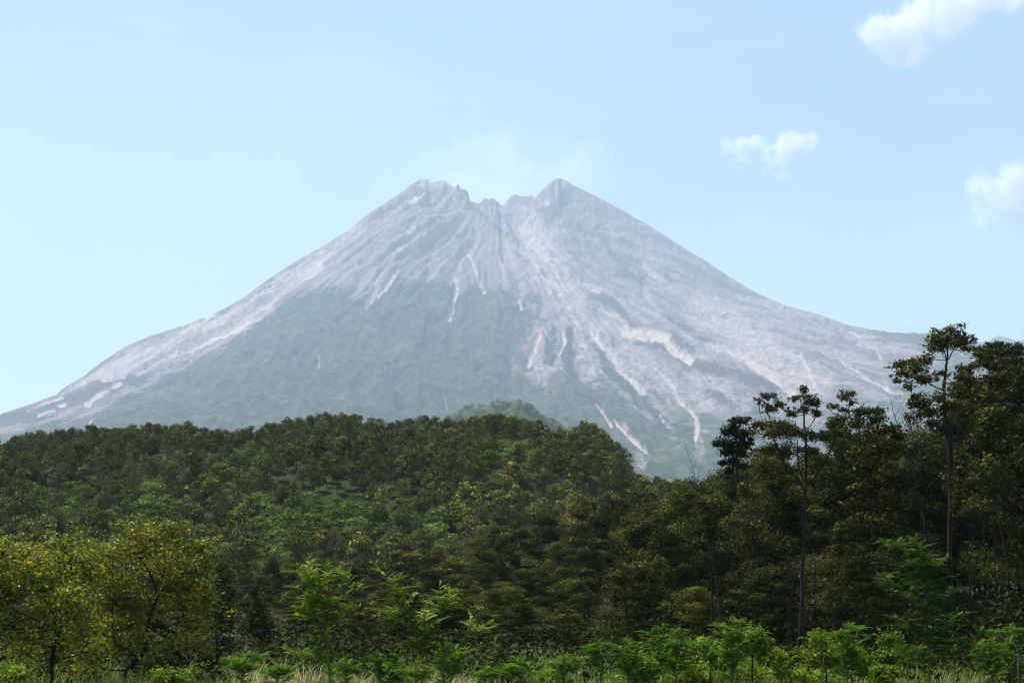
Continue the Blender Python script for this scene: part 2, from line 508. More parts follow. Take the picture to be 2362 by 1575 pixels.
# painted crater shade and dark lava rock
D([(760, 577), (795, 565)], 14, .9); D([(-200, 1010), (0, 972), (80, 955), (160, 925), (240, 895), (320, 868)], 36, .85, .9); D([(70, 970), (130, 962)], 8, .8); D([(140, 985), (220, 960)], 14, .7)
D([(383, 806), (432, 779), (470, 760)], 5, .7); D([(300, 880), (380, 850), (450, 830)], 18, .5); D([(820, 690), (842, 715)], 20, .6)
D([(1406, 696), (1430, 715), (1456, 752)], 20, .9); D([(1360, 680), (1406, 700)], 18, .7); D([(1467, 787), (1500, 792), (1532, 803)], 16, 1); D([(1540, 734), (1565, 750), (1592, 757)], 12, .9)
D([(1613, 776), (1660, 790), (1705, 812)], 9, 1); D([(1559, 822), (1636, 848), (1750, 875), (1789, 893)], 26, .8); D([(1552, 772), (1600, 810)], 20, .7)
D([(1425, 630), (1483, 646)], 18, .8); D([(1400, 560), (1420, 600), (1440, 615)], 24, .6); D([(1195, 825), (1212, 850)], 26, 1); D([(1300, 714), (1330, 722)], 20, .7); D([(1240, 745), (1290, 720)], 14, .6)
D([(1410, 1000), (1440, 1020), (1483, 1034)], 12, .9); D([(1056, 426), (1080, 448)], 14, .6); D([(1100, 470), (1150, 470)], 22, .5); D([(1270, 505), (1300, 470), (1310, 440)], 34, .7); D([(1262, 440), (1285, 415)], 14, .5); D([(1320, 520), (1350, 545)], 24, .5); D([(1090, 480), (1120, 505), (1165, 540)], 16, .6); D([(1170, 500), (1230, 505)], 22, .5); D([(1385, 520), (1400, 560)], 22, .6); D([(1500, 870), (1560, 930)], 18, .5)  # strokes around the crater darken its shadowed gaps by colour
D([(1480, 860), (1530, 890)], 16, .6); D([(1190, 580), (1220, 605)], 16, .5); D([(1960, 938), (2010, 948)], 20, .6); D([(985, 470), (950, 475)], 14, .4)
# green strips between the streams
vs = np.zeros_like(Z)
for pts, w, s in [([(1274, 765), (1268, 830)], 26, .9), ([(1315, 770), (1312, 840), (1330, 880)], 30, .95), ([(1385, 800), (1400, 850), (1440, 890)], 32, .9),
                  ([(1270, 880), (1330, 870)], 30, .8), ([(1490, 880), (1540, 930)], 34, .6), ([(1560, 960), (1590, 1010)], 30, .7), ([(1420, 930), (1560, 1040)], 60, .7),
                  ([(1225, 690), (1228, 720)], 40, .6), ([(2040, 768), (2120, 780), (2200, 800)], 46, .75), ([(1640, 905), (1760, 950)], 40, .45)]:
    vs = np.maximum(vs, s * stroke(pts, w, .7))
veg = np.clip(np.maximum(veg, vs), 0, 1)
ash_sunlight_on = ash_sunlight * (0.7 + 0.6 * fbm(PX / 6, PY / 9, 2, 3))
veg = veg * (1 - sm(0.35, 0.75, ash_sunlight)) * (1 - 0.7 * rock_shade)
scree = sm(1240, 1290, PX + (PY - 600) * 0.2) * 0 + fbm(th * 40 + wx * 3, rr / 900, 1, 4)
Z = Z + veg * (12 * (fbm(XX / 16, YY / 16, 3, 3) - 0.2) + 26 * (ridged(th * 26 + wx * 3, rr / 600 + 4, 3, 4) - 0.7)) - 7 * ash_sunlight * (1 - veg)

streak = 0.5 + (fbm(th * 75 + wx * 5, rr / 260, 3, 4) - 0.5) * (0.25 + 0.6 * sm(300, 900, rr))
vm, N, L = new_mat('volcano_slope')
def attr(n):
    a = N.new('ShaderNodeAttribute'); a.attribute_name = n
    return a.outputs['Fac']
def mixc(fac, a, b):
    m = N.new('ShaderNodeMix'); m.data_type = 'RGBA'
    for i, v in ((0, fac), (6, a), (7, b)):
        if isinstance(v, tuple): m.inputs[i].default_value = (*v, 1)
        elif isinstance(v, float): m.inputs[i].default_value = v
        else: L.new(v, m.inputs[i])
    return m.outputs[2]
def nz(scale, detail=6, stretch=None, rough=0.6):
    tc = N.new('ShaderNodeTexCoord')
    n = N.new('ShaderNodeTexNoise'); n.inputs['Scale'].default_value = scale / MS; n.inputs['Detail'].default_value = detail
    n.inputs['Roughness'].default_value = rough
    L.new(tc.outputs['Object'], n.inputs['Vector'])
    return n.outputs['Fac']
def ramp(v, a, b):
    r = N.new('ShaderNodeMapRange'); r.interpolation_type = 'SMOOTHSTEP'
    r.inputs['From Min'].default_value = a; r.inputs['From Max'].default_value = b
    L.new(v, r.inputs['Value'])
    return r.outputs[0]
n_big = ramp(nz(0.012, 8), 0.38, 0.62)
n_fine = ramp(nz(0.09, 6), 0.35, 0.65)
n_veg = ramp(nz(0.045, 6), 0.35, 0.65)
rockc = mixc(n_big, (0.108, 0.089, 0.082), (0.20, 0.165, 0.152))
rockc = mixc(ramp(attr('scree'), 0.40, 0.66), rockc, mixc(0.55, rockc, (0.36, 0.27, 0.24)))
rockc = mixc(ramp(attr('streak'), 0.52, 0.64), rockc, mixc(0.5, rockc, (0.06, 0.055, 0.055)))
rockc = mixc(ramp(attr('streak'), 0.47, 0.36), rockc, mixc(0.4, rockc, (0.33, 0.27, 0.24)))
rockc = mixc(n_fine, rockc, mixc(0.5, rockc, (0.11, 0.10, 0.10)))
speck = ramp(nz(0.16, 5, None, 0.7), 0.52, 0.66)
rockc = mixc(speck, rockc, mixc(0.75, rockc, (0.05, 0.05, 0.055)))
pale = ramp(nz(0.13, 5, None, 0.7), 0.56, 0.70)
rockc = mixc(pale, rockc, mixc(0.5, rockc, (0.42, 0.34, 0.30)))
def torn(name, lo, hi, scale, amt):
    a_ = N.new('ShaderNodeMath'); a_.operation = 'MULTIPLY_ADD'; a_.inputs[1].default_value = amt; a_.inputs[2].default_value = -amt / 2
    L.new(nz(scale, 6, None, 0.7), a_.inputs[0])
    s_ = N.new('ShaderNodeMath'); s_.operation = 'ADD'; L.new(attr(name), s_.inputs[0]); L.new(a_.outputs[0], s_.inputs[1])
    return ramp(s_.outputs[0], lo, hi)
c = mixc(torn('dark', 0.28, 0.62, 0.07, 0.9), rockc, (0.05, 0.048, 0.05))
vegc = mixc(n_veg, (0.008, 0.020, 0.005), (0.058, 0.072, 0.022))
vegc = mixc(ramp(nz(0.009, 6), 0.52, 0.66), vegc, (0.105, 0.085, 0.04))
vegc = mixc(ramp(nz(0.018, 4), 0.54, 0.62), vegc, (0.012, 0.028, 0.006))
vf = N.new('ShaderNodeMath'); vf.operation = 'ADD'; L.new(attr('veg'), vf.inputs[0])
sub = N.new('ShaderNodeMath'); sub.operation = 'MULTIPLY_ADD'; L.new(nz(0.05, 5), sub.inputs[0]); sub.inputs[1].default_value = 1.6; sub.inputs[2].default_value = -1.25
sub2 = N.new('ShaderNodeMath'); sub2.operation = 'ADD'; L.new(sub.outputs[0], sub2.inputs[0]); L.new(attr('streak'), sub2.inputs[1]); L.new(sub2.outputs[0], vf.inputs[1])
c = mixc(ramp(vf.outputs[0], 0.3, 0.7), c, vegc)
c = mixc(torn('ash_sunlight', 0.15, 1.0, 0.075, 1.3), c, (0.40, 0.335, 0.295))
p = N.new('ShaderNodeBsdfPrincipled'); p.inputs['Roughness'].default_value = 0.95; p.inputs['Specular IOR Level'].default_value = 0.1
L.new(c, p.inputs['Base Color'])
b = N.new('ShaderNodeBump'); b.inputs['Strength'].default_value = 0.9; b.inputs['Distance'].default_value = 9.0 * MS
L.new(nz(0.06, 8, None, 0.65), b.inputs['Height']); L.new(b.outputs[0], p.inputs['Normal'])
o = N.new('ShaderNodeOutputMaterial'); L.new(p.outputs[0], o.inputs[0])

me = make_mesh('volcano', np.stack([XX * MS, YY * MS, (Z - EYE) * MS + EYE], -1).reshape(-1, 3), grid_faces(NY, NU), [vm], smooth=True,
               attrs={'veg': veg, 'streak': streak, 'ash_sunlight': np.clip(ash_sunlight_on, 0, 1), 'dark': rock_shade * (0.5 + 0.8 * fbm(PX / 7, PY / 7, 4, 3)), 'scree': scree * (1 - sm(0, 1, veg))})
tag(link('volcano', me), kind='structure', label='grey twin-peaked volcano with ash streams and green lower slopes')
del XX, YY, Z, AZ, PX, PY, QX, QY, QXs, QYs, veg, ash_sunlight, rock_shade, vs, rr, th, dx, dy, zA, zB

# ------------------------------------------------------------------ ground, near hill, far hills
def ground_h(x, y):
    return 0.5 * (fbm(x / 14.0 + 50, y / 14.0 + 50, 2, 3) - 0.5)

gx = np.concatenate([-np.geomspace(15500, 160, 14), np.linspace(-150, 150, 121), np.geomspace(160, 15500, 14)])
gy = np.concatenate([[-2400, -400, -60], np.linspace(-20, 260, 113), np.geomspace(275, 16100, 16)])
GX, GY = np.meshgrid(gx, gy)
GZ = np.where((np.abs(GX) < 151) & (GY < 261) & (GY > -21), ground_h(GX, GY), -0.3)
tag(link('ground', make_mesh('ground', np.stack([GX, GY, GZ], -1).reshape(-1, 3), grid_faces(len(gy), len(gx)), [M_GROUND], smooth=True)), kind='structure',
    label='dark weedy ground below the trees')

YR = 340.0
YH = 165.0
TREETOP = [(-700, 1060), (-300, 1030), (0, 1013), (69, 997), (210, 980), (268, 984), (325, 972), (383, 971), (432, 970), (459, 986), (497, 984), (535, 992), (574, 985), (612, 976),
           (689, 960), (746, 951), (784, 951), (850, 960), (890, 972), (974, 958), (1030, 963), (1127, 952), (1165, 956), (1240, 964), (1265, 984), (1314, 981),
           (1349, 972), (1378, 978), (1406, 999), (1429, 1022), (1440, 1058), (1456, 1088), (1485, 1096), (1521, 1100), (1578, 1103), (1680, 1120), (1900, 1150), (2400, 1170), (3200, 1180)]
TREETOP = np.array(TREETOP, float)
ra, rt = ray(TREETOP[:, 0], TREETOP[:, 1])
rz = rt * YR + EYE - 5.6


def hill_h(x, y):
    a = x / np.maximum(y, 1)
    zr = np.interp(a, ra, rz)
    s = sm(0, 1, (y - YH) / (YR - YH)) * 0.35 + 0.65 * np.clip((y - YH) / (YR - YH), 0, 1)
    back = 1 - sm(YR, YR + 200, y)
    rough = (fbm(x / 38 + 9, y / 38, 1, 3) - 0.5) * 9 * np.clip((y - YH) / 50, 0, 1) * (1 - sm(YR - 90, YR - 15, y))
    return np.where(y <= YR, -1.5 + (zr + 1.5) * s, -2 + (zr + 2) * back) + rough * (y <= YR)


ha = np.linspace(-0.56, 0.62, 260)
hy = np.linspace(150, 600, 150)
HA, HY = np.meshgrid(ha, hy)
HX = HA * HY
me = make_mesh('forested_hill', np.stack([HX, HY, hill_h(HX, HY)], -1).reshape(-1, 3), grid_faces(150, 260), [M_HILL], smooth=True)
tag(link('forested_hill', me), kind='structure', label='forested hill in front of the volcano')

# knoll between the near hill and the volcano
KY = 2400.0
KN = np.array([(700, 1150), (960, 1010), (1043, 957), (1089, 935), (1127, 924), (1160, 912), (1190, 906), (1223, 927), (1253, 948), (1290, 972), (1350, 1010), (1500, 1120), (1700, 1200)], float)
ka, kt = ray(KN[:, 0], KN[:, 1])
kz = kt * KY + EYE - 9
def knoll_h(x, y):
    a = x / y
    z = np.interp(a, ka, kz)
    return z * np.clip(1 - np.abs(y - KY) / 700.0, 0, 1) + (fbm(x / 100, y / 100, 3, 4) - 0.5) * 22
ka_ = np.linspace(ka[0], ka[-1], 200); ky_ = np.linspace(KY - 720, KY + 720, 90)
KA, KYY = np.meshgrid(ka_, ky_)
M_KNOLL = noise_mat('knoll_green', (0.02, 0.035, 0.012), (0.06, 0.085, 0.03), 0.06, 1.0, 0.8, 3.0)
tag(link('far_knoll_hill', make_mesh('far_knoll_hill', np.stack([KA * KYY, KYY, knoll_h(KA * KYY, KYY)], -1).reshape(-1, 3), grid_faces(90, 200), [M_KNOLL], smooth=True)),
    kind='structure', label='small hazy green knoll below the volcano')

# ridge beyond the right shoulder
FR = np.array([(2150, 830), (2230, 790), (2258, 787), (2283, 785), (2290, 776), (2306, 772), (2325, 774), (2345, 780), (2380, 786), (2450, 770), (2600, 800), (2800, 900)], float)
fa, ft = ray(FR[:, 0], FR[:, 1])
FY = 6600.0 * MS
fa_ = np.linspace(fa[0], fa[-1], 160); fy_ = np.linspace(FY - 1800, FY + 1800, 70)
FA, FYY = np.meshgrid(fa_, fy_)
FZ = np.interp(FA, fa, ft) * FY + EYE - np.abs(FYY - FY) * 0.9 + (fbm(FA * FYY / 140, FYY / 140, 2, 5) - 0.5) * 44
M_RIDGE = noise_mat('ridge_green', (0.02, 0.035, 0.012), (0.07, 0.09, 0.035), 0.02, 1.0, 0.8, 6.0)
tag(link('far_ridge_hill', make_mesh('far_ridge_hill', np.stack([FA * FYY, FYY, FZ], -1).reshape(-1, 3), grid_faces(70, 160), [M_RIDGE], smooth=True)), kind='structure',
    label='distant green ridge beyond the right shoulder of the volcano')

# ------------------------------------------------------------------ haze
hm, N, L = new_mat('haze_air')
pv = N.new('ShaderNodeVolumePrincipled')
pv.inputs['Color'].default_value = (0.63, 0.77, 0.94, 1)
pv.inputs['Density'].default_value = 0.70e-4
pv.inputs['Anisotropy'].default_value = 0.1
o = N.new('ShaderNodeOutputMaterial'); L.new(pv.outputs[0], o.inputs['Volume'])
hx, hy0, hy1, hz0, hz1 = 16000, -2500, 16200, -3.5, 3290
V = [(x, y, z) for z in (hz0, hz1) for y in (hy0, hy1) for x in (-hx, hx)]
F = [(0, 2, 3, 1), (4, 5, 7, 6), (0, 1, 5, 4), (2, 6, 7, 3), (0, 4, 6, 2), (1, 3, 7, 5)]
tag(link('haze', make_mesh('haze', np.array(V), np.array(F), [hm])), kind='stuff', label='pale blue haze in the air in front of the volcano')
# ------------------------------------------------------------------ trees
def gen_tree(seed, H, cw, ch, ncl, cr, nl, ll, aspect, flat, base, gold=None, goldfrac=0.0, tr=0.12, up=0.5, twigs=True, k=5, lean=0.0):
    rng = np.random.default_rng(seed)
    T = Acc(); K = Acc()
    n = 9
    zt = np.linspace(0, H - cr * 0.6, n)
    wob = np.cumsum(rng.normal(0, H * 0.012, (n, 2)), 0); wob -= wob[0]
    spine = np.column_stack([wob[:, 0] + lean * zt, wob[:, 1], zt])
    V, F = tube(spine, tr * (1 - 0.8 * zt / H), k); T.add(V, F, 0.05)
    for i in range(ncl):
        t = 1.0 if i == 0 else rng.uniform(0, 1) ** 0.75
        z = H - ch + ch * t * 0.97 - cr * 0.45 * t
        prof = math.sin(math.pi * (0.18 + 0.74 * t)) ** 0.8
        r = 0 if i == 0 else cw / 2 * prof * math.sqrt(rng.uniform(0.12, 1.0)) - cr * 0.3
        a = i * 2.4 + rng.uniform(-0.6, 0.6)
        sx = np.interp(z, zt, spine[:, 0]); sy = np.interp(z, zt, spine[:, 1])
        c = np.array([sx + r * math.cos(a), sy + r * math.sin(a), z])
        rad = cr * rng.uniform(0.65, 1.2)
        m = int(nl * (rad / cr) ** 2)
        d = unit(rng.normal(size=(m, 3)))
        d[:, 2] = np.where(d[:, 2] < 0, d[:, 2] * 0.55, d[:, 2])
        P = c + d * (rng.uniform(0.15, 1, m) ** 0.45)[:, None] * rad * np.array([1, 1, flat]) * rng.uniform(0.8, 1.15, 3)
        V, F = leaves(rng, P, ll, ll * aspect, up, D=rng.normal(0, 1, (m, 3)), Nb=unit(d * 0.9 + unit(P - np.array([sx, sy, H - ch * 0.6])) * 0.7))
        cc = leaf_cols(rng, m, np.array(base) * math.exp(rng.normal(0, 0.22)))
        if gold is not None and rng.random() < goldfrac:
            g = (d[:, 2] > 0.25) & (rng.random(m) < 0.75)  # upper leaves of some clumps take the golden colour
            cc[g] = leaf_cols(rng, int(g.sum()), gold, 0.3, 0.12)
        K.add(V, F, np.repeat(cc, 4, 0))
        if twigs and r > 0:
            zb = max(z - r * rng.uniform(0.5, 1.0), H * 0.25)
            b = np.array([np.interp(zb, zt, spine[:, 0]), np.interp(zb, zt, spine[:, 1]), zb])
            mid = (b + c) / 2 + np.array([0, 0, -0.08 * r])
            V, F = tube(smooth_line([b, mid, c], 5), np.linspace(tr * 0.35, tr * 0.1, 5), 4); T.add(V, F, 0.05)
    return T, K


DARK = (0.0704, 0.0909, 0.0174); OLIVE = (0.0915, 0.1025, 0.0204); GOLD = (0.221, 0.195, 0.052); GREEN = (0.1056, 0.1416, 0.0251); BROWN = (0.088, 0.078, 0.042)
KINDS = {
    'dark': dict(H=9, cw=6.6, ch=6.4, ncl=18, cr=1.5, nl=105, ll=0.42, aspect=0.6, flat=0.8, base=DARK, gold=(0.10, 0.095, 0.024), goldfrac=0.45, tr=0.14),
    'golden': dict(H=9, cw=6.4, ch=5.6, ncl=17, cr=1.45, nl=105, ll=0.40, aspect=0.6, flat=0.7, base=OLIVE, gold=GOLD, goldfrac=0.75, tr=0.14),
    'green': dict(H=7, cw=7.0, ch=5.4, ncl=18, cr=1.6, nl=100, ll=0.40, aspect=0.5, flat=0.75, base=GREEN, gold=(0.10, 0.13, 0.035), goldfrac=0.4, tr=0.12),
    'brown': dict(H=9, cw=5.2, ch=6.0, ncl=14, cr=1.4, nl=55, ll=0.34, aspect=0.35, flat=0.8, base=BROWN, tr=0.13),
}
HILLK = {}
for kn, (key, kw) in enumerate(KINDS.items()):
    HILLK[key] = []
    for s in range(6):
        kk = dict(kw); kk['cw'] = kw['cw'] * (0.85 + 0.06 * s); kk['ch'] = kw['ch'] * (1.12 - 0.05 * s)
        T, K = gen_tree(100 * kn + s, up=0.3, k=4, **kk)
        v1, f1, c1 = K.arrays(); v2, f2, c2 = T.arrays()
        V = np.concatenate([v1, v2]); F = np.concatenate([f1, f2 + len(v1)]); cc = np.concatenate([c1, c2])
        mi = np.concatenate([np.zeros(len(f1)), np.ones(len(f2))])
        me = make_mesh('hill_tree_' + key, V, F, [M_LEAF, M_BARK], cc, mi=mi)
        HILLK[key].append((me, V, F, cc, mi, kw['H']))

rng = np.random.default_rng(11)
blobs = [(565, 1030, 75, 55), (572, 1080, 40, 60), (764, 1107, 90, 34), (714, 1160, 125, 45), (955, 1122, 45, 55), (974, 1168, 80, 42), (1158, 1026, 70, 45), (1223, 1020, 50, 40),
         (645, 1214, 70, 45), (820, 1180, 90, 30), (360, 1130, 40, 60), (280, 1200, 50, 40), (170, 1130, 30, 50), (1300, 1110, 40, 25), (600, 1140, 40, 40), (1120, 1090, 40, 30)]
spots = []
sp = 4.1
TS = 0.64
ys = np.arange(YH + 4, YR + 20, sp * 0.86)
for j, y in enumerate(ys):
    for x in np.arange(-0.43 * y, 0.30 * y, sp):
        X_ = x + (j % 2) * sp / 2 + rng.uniform(-0.42, 0.42) * sp; Y_ = y + rng.uniform(-0.4, 0.4) * sp
        spots.append((X_, Y_))
spots = np.array(spots)
hz_ = hill_h(spots[:, 0], spots[:, 1])
hs_ = rng.uniform(0.62, 1.2, len(spots)) * TS * (0.75 + 0.5 * fbm(spots[:, 0] / 22, spots[:, 1] / 22, 3, 2))
hs_ = np.where(rng.random(len(spots)) < 0.10, hs_ * 1.35, hs_)
apx, apy = project(spots[:, 0], spots[:, 1], hz_ + 5)
kinds = []
for i in range(len(spots)):
    g = max((1 - ((apx[i] - b[0]) / b[2]) ** 2 - ((apy[i] - b[1]) / b[3]) ** 2) for b in blobs)
    u = rng.random()
    gp = 0.10 + 0.30 * sm(700, 1300, apx[i]) + 0.15 * sm(1080, 1250, apy[i])
    if g > 0 and u < 0.8: kinds.append('green')
    elif u < gp: kinds.append('golden')
    elif u < gp + 0.13: kinds.append('brown')
    elif u < gp + 0.19: kinds.append('green')
    else: kinds.append('dark')
# the row along the crest reaches the traced tree line
tl = np.interp(spots[:, 0] / spots[:, 1], ra, rt)
topz = tl * spots[:, 1] + EYE
vis = np.ones(len(spots), bool)
for i in range(len(spots)):
    Hk = KINDS[kinds[i]]['H']
    if spots[i, 1] > YR - 12:
        if kinds[i] == 'green': kinds[i] = 'dark'; Hk = 9
        hs_[i] = max(0.35, (topz[i] - hz_[i]) / Hk * rng.choice([rng.uniform(0.62, 0.85), rng.uniform(0.85, 1.1)]))
    else:
        hs_[i] = min(hs_[i], max(0.32, (topz[i] - hz_[i]) / Hk * 1.02))
REG = lambda px, py: ('left' if px < 620 else 'middle' if px < 1050 else 'right', 'crest' if py < 1060 else 'face' if py < 1190 else 'foot')
KLAB = {'dark': ('dark_tree', 'dark olive round-crowned tree', 'dark trees'), 'golden': ('golden_tree', 'olive tree with golden top', 'golden-topped trees'),
        'green': ('green_tree', 'light green leafy tree', 'light green trees'), 'brown': ('brown_tree', 'thin brown half-bare tree', 'brown trees')}
order = np.argsort(spots[:, 1] - 0 * hs_)
count = {k: 0 for k in KINDS}
stuffV, stuffF, stuffC, stuffM, off = [], [], [], [], 0
for i in order:
    key = kinds[i]
    x, y = spots[i]
    me, V, F, cc, mi, Hk = HILLK[key][rng.integers(6)]
    s = hs_[i]; a = rng.uniform(0, 6.283)
    wide = s * (rng.uniform(0.62, 1.12) if key != 'green' else rng.uniform(0.9, 1.35))
    if key == 'green' and y < YR - 12: s = s * 0.72
    inview = -40 < apx[i] < 2400
    if count[key] < 285 and inview:
        count[key] += 1
        nm, lab, grp = KLAB[key]
        o = link(nm, me, loc=(x, y, hz_[i] - 0.3))
        o.rotation_euler = (0, 0, a); o.scale = (wide, wide, s)
        c1, c2 = REG(apx[i], apy[i])
        tag(o, f'{lab} on the hill {c2}, {c1} part', 'tree', f'{grp} on the hill {c2}, {c1} part')
    else:
        ca, sa = math.cos(a), math.sin(a)
        W = np.column_stack([(V[:, 0] * ca - V[:, 1] * sa) * wide + x, (V[:, 0] * sa + V[:, 1] * ca) * wide + y, V[:, 2] * s + hz_[i] - 0.3])
        stuffV.append(W); stuffF.append(F + off); stuffC.append(cc * rng.uniform(0.7, 1.3)); stuffM.append(mi); off += len(W)
print('hill trees', len(spots), count)
if stuffV:
    tag(link('hill_woodland', make_mesh('hill_woodland', np.concatenate(stuffV), np.concatenate(stuffF), [M_LEAF, M_BARK], np.concatenate(stuffC), mi=np.concatenate(stuffM))),
        kind='stuff', label='the remaining dense tree cover of the forested hill')

# woodland on the far knoll: small crowns, one mass
stuffV, stuffF, stuffC, off = [], [], [], 0
for i in range(1500):
    a = rng.uniform(ka[2] - 0.02, ka[-3] + 0.02); y = rng.uniform(KY - 550, KY + 50)
    x = a * y; z = float(knoll_h(np.array([x]), np.array([y]))[0])
    me, V, F, cc, mi, Hk = HILLK['green' if rng.random() < 0.6 else 'dark'][rng.integers(6)]
    sel = (mi == 0) & (rng.random(len(F)) < 0.35)
    f = F[sel]; idx = f.ravel()
    s = rng.uniform(0.9, 1.8)
    W = V[idx] * s * np.array([1.25, 1.25, 1]) + [x, y, z - 3]
    stuffV.append(W); stuffF.append(np.arange(len(idx)).reshape(-1, 4) + off); stuffC.append(cc[idx] * 1.1); off += len(idx)
tag(link('knoll_woodland', make_mesh('knoll_woodland', np.concatenate(stuffV), np.concatenate(stuffF), [M_LEAF], np.concatenate(stuffC))), kind='stuff',
    label='hazy woodland covering the far knoll')


# ------------------------------------------------------------------ trees traced one by one
def thing(name, label, cat, loc, group=None):
    o = bpy.data.objects.new(name, None); C.objects.link(o)
    o.location = loc; o.empty_display_size = 0.5
    return tag(o, label, cat, group)


def pix_tree(name, label, Y, limbs, clumps, leaf=0.14, aspect=0.5, cover=1.8, base=OLIVE, gold=None, goldp=0.0, mat=None, bark=None, seed=1, depth=1.0, up=0.5, branch_r=0.03,
             extra=None, group=None, var=0.3, tuft=0.25, tscale=0.62, cat='tree', leafname='crown'):
    """limbs: [(points in the picture, radius start, radius end)]; clumps: (px, py, rx, ry)"""
    rng = np.random.default_rng(seed)
    m = Y / FPX
    b0 = at(*limbs[0][0][0], Y)
    org = np.array([b0[0], Y, min(b0[2], 0.0)])
    T = Acc(); K = Acc(); sk = []
    for li, (pts, r0, r1) in enumerate(limbs):
        dd = rng.normal(0, 0.6 * depth) if li else 0.0
        P = np.array([at(px, py, Y) for px, py in pts])
        if li == 0 and P[0, 2] > 0.0:
            P = np.vstack([[P[0, 0], Y, -0.2], P])
        if li:
            P[:, 1] += dd * np.linspace(0, 1, len(P))
        n = max(8, 4 * len(P))
        L_ = smooth_line(P, n, rng, 0.012)
        V, F = tube(L_ - org, tscale * np.linspace(r0, r1, n) * (1 + 0.08 * rng.normal(size=n)), 7); T.add(V, F, 0.05)
        sk.append(L_)
    S = np.concatenate(sk)
    for (px, py, rx, ry) in clumps:
        c = at(px, py, Y)
        c[1] += rng.normal(0, rx * m * 1.2 * depth)
        Rv = np.array([rx * m, rx * m * 0.9, ry * m])
        n = int(cover * (2.2 if Y > 50 else 1.15) * math.pi * rx * ry / ((leaf / m) ** 2 * aspect * 0.5)) + 6
        ns = 14
        sub = c + rng.normal(0, 0.52, (ns, 3)) * Rv
        pick = rng.integers(0, ns, n)
        d = rng.normal(0, 1, (n, 3))
        P = np.where((rng.random(n) < 0.8)[:, None], sub[pick] + d * np.mean(Rv) * tuft * np.array([1, 1, 0.8]), c + d * Rv * 0.5)
        V, F = leaves(rng, P - org, leaf, leaf * aspect, up, var=var, Nb=unit((P - c) / Rv) * 0.8)
        cc = leaf_cols(rng, n, np.array(base) * math.exp(rng.normal(0, 0.15)))
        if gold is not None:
            g = (rng.random(n) < goldp * (0.4 + 1.2 * (d[:, 2] > 0.1)))  # leaves on the upper side turn golden more often
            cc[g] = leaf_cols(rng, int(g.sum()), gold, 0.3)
        if extra is not None:
            g = rng.random(n) < extra[1]
            cc[g] = leaf_cols(rng, int(g.sum()), extra[0], 0.3)
        K.add(V, F, np.repeat(cc, 4, 0))
        # a branch from the nearest lower point of the skeleton, with twigs
        q = S - c; dist = np.linalg.norm(q, axis=1) + np.where(q[:, 2] > -ry * m * 0.3, 1.5, 0)
        b = S[np.argmin(dist)]
        ln = np.linalg.norm(c - b)
        if ln > 0.15:
            mid = (b + c) / 2 + np.array([0, 0, -0.10 * ln]) + rng.normal(0, 0.05 * ln, 3)
            V, F = tube(smooth_line([b, mid, c], 6) - org, np.linspace(branch_r, branch_r * 0.4, 6), 5); T.add(V, F, 0.05)
        for s_ in sub[:7]:
            V, F = tube(smooth_line([c - 0.3 * (c - b), (c + s_) / 2, s_], 4) - org, np.linspace(branch_r * 0.4, branch_r * 0.15, 4), 4); T.add(V, F, 0.05)
    t = thing(name, label, cat, org, group)
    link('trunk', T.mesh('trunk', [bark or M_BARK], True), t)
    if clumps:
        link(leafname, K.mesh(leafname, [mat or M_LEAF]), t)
    return t


GLOSS = (0.155, 0.160, 0.013)
pix_tree('broadleaf_tree', 'broadleaf tree with shiny olive leaves at the left edge of the photo', 42,
         [([(119, 1573), (122, 1502), (135, 1462), (154, 1407), (163, 1345), (163, 1290)], 0.11, 0.04), ([(126, 1440), (126, 1380), (129, 1300)], 0.05, 0.025), ([(128, 1425), (105, 1380), (85, 1320), (60, 1290)], 0.04, 0.02),
          ([(150, 1415), (175, 1370), (215, 1335)], 0.04, 0.02), ([(135, 1462), (110, 1440), (30, 1400), (0, 1370)], 0.035, 0.02)],
         [(140, 1252, 50, 22), (60, 1276, 55, 22), (8, 1275, 40, 26), (100, 1296, 80, 26), (190, 1296, 50, 30), (-20, 1320, 40, 34), (55, 1330, 60, 26), (150, 1330, 50, 22), (215, 1335, 45, 26), (-10, 1380, 40, 34),
          (40, 1375, 36, 22), (165, 1385, 40, 20), (100, 1415, 40, 16), (10, 1440, 40, 26), (70, 1470, 50, 22), (160, 1470, 44, 26), (30, 1505, 50, 22), (110, 1515, 40, 20), (200, 1500, 40, 26), (-40, 1430, 40, 40), (205, 1370, 40, 26), (195, 1420, 44, 26), (75, 1400, 44, 24), (120, 1360, 40, 22), (200, 1455, 40, 26), (20, 1350, 44, 26)],
         leaf=0.115, aspect=0.5, cover=2.2, tuft=0.34, base=GLOSS, gold=(0.17, 0.16, 0.04), goldp=0.14, mat=M_GLOSSY, seed=21, extra=((0.42, 0.10, 0.012), 0.002), depth=0.9)
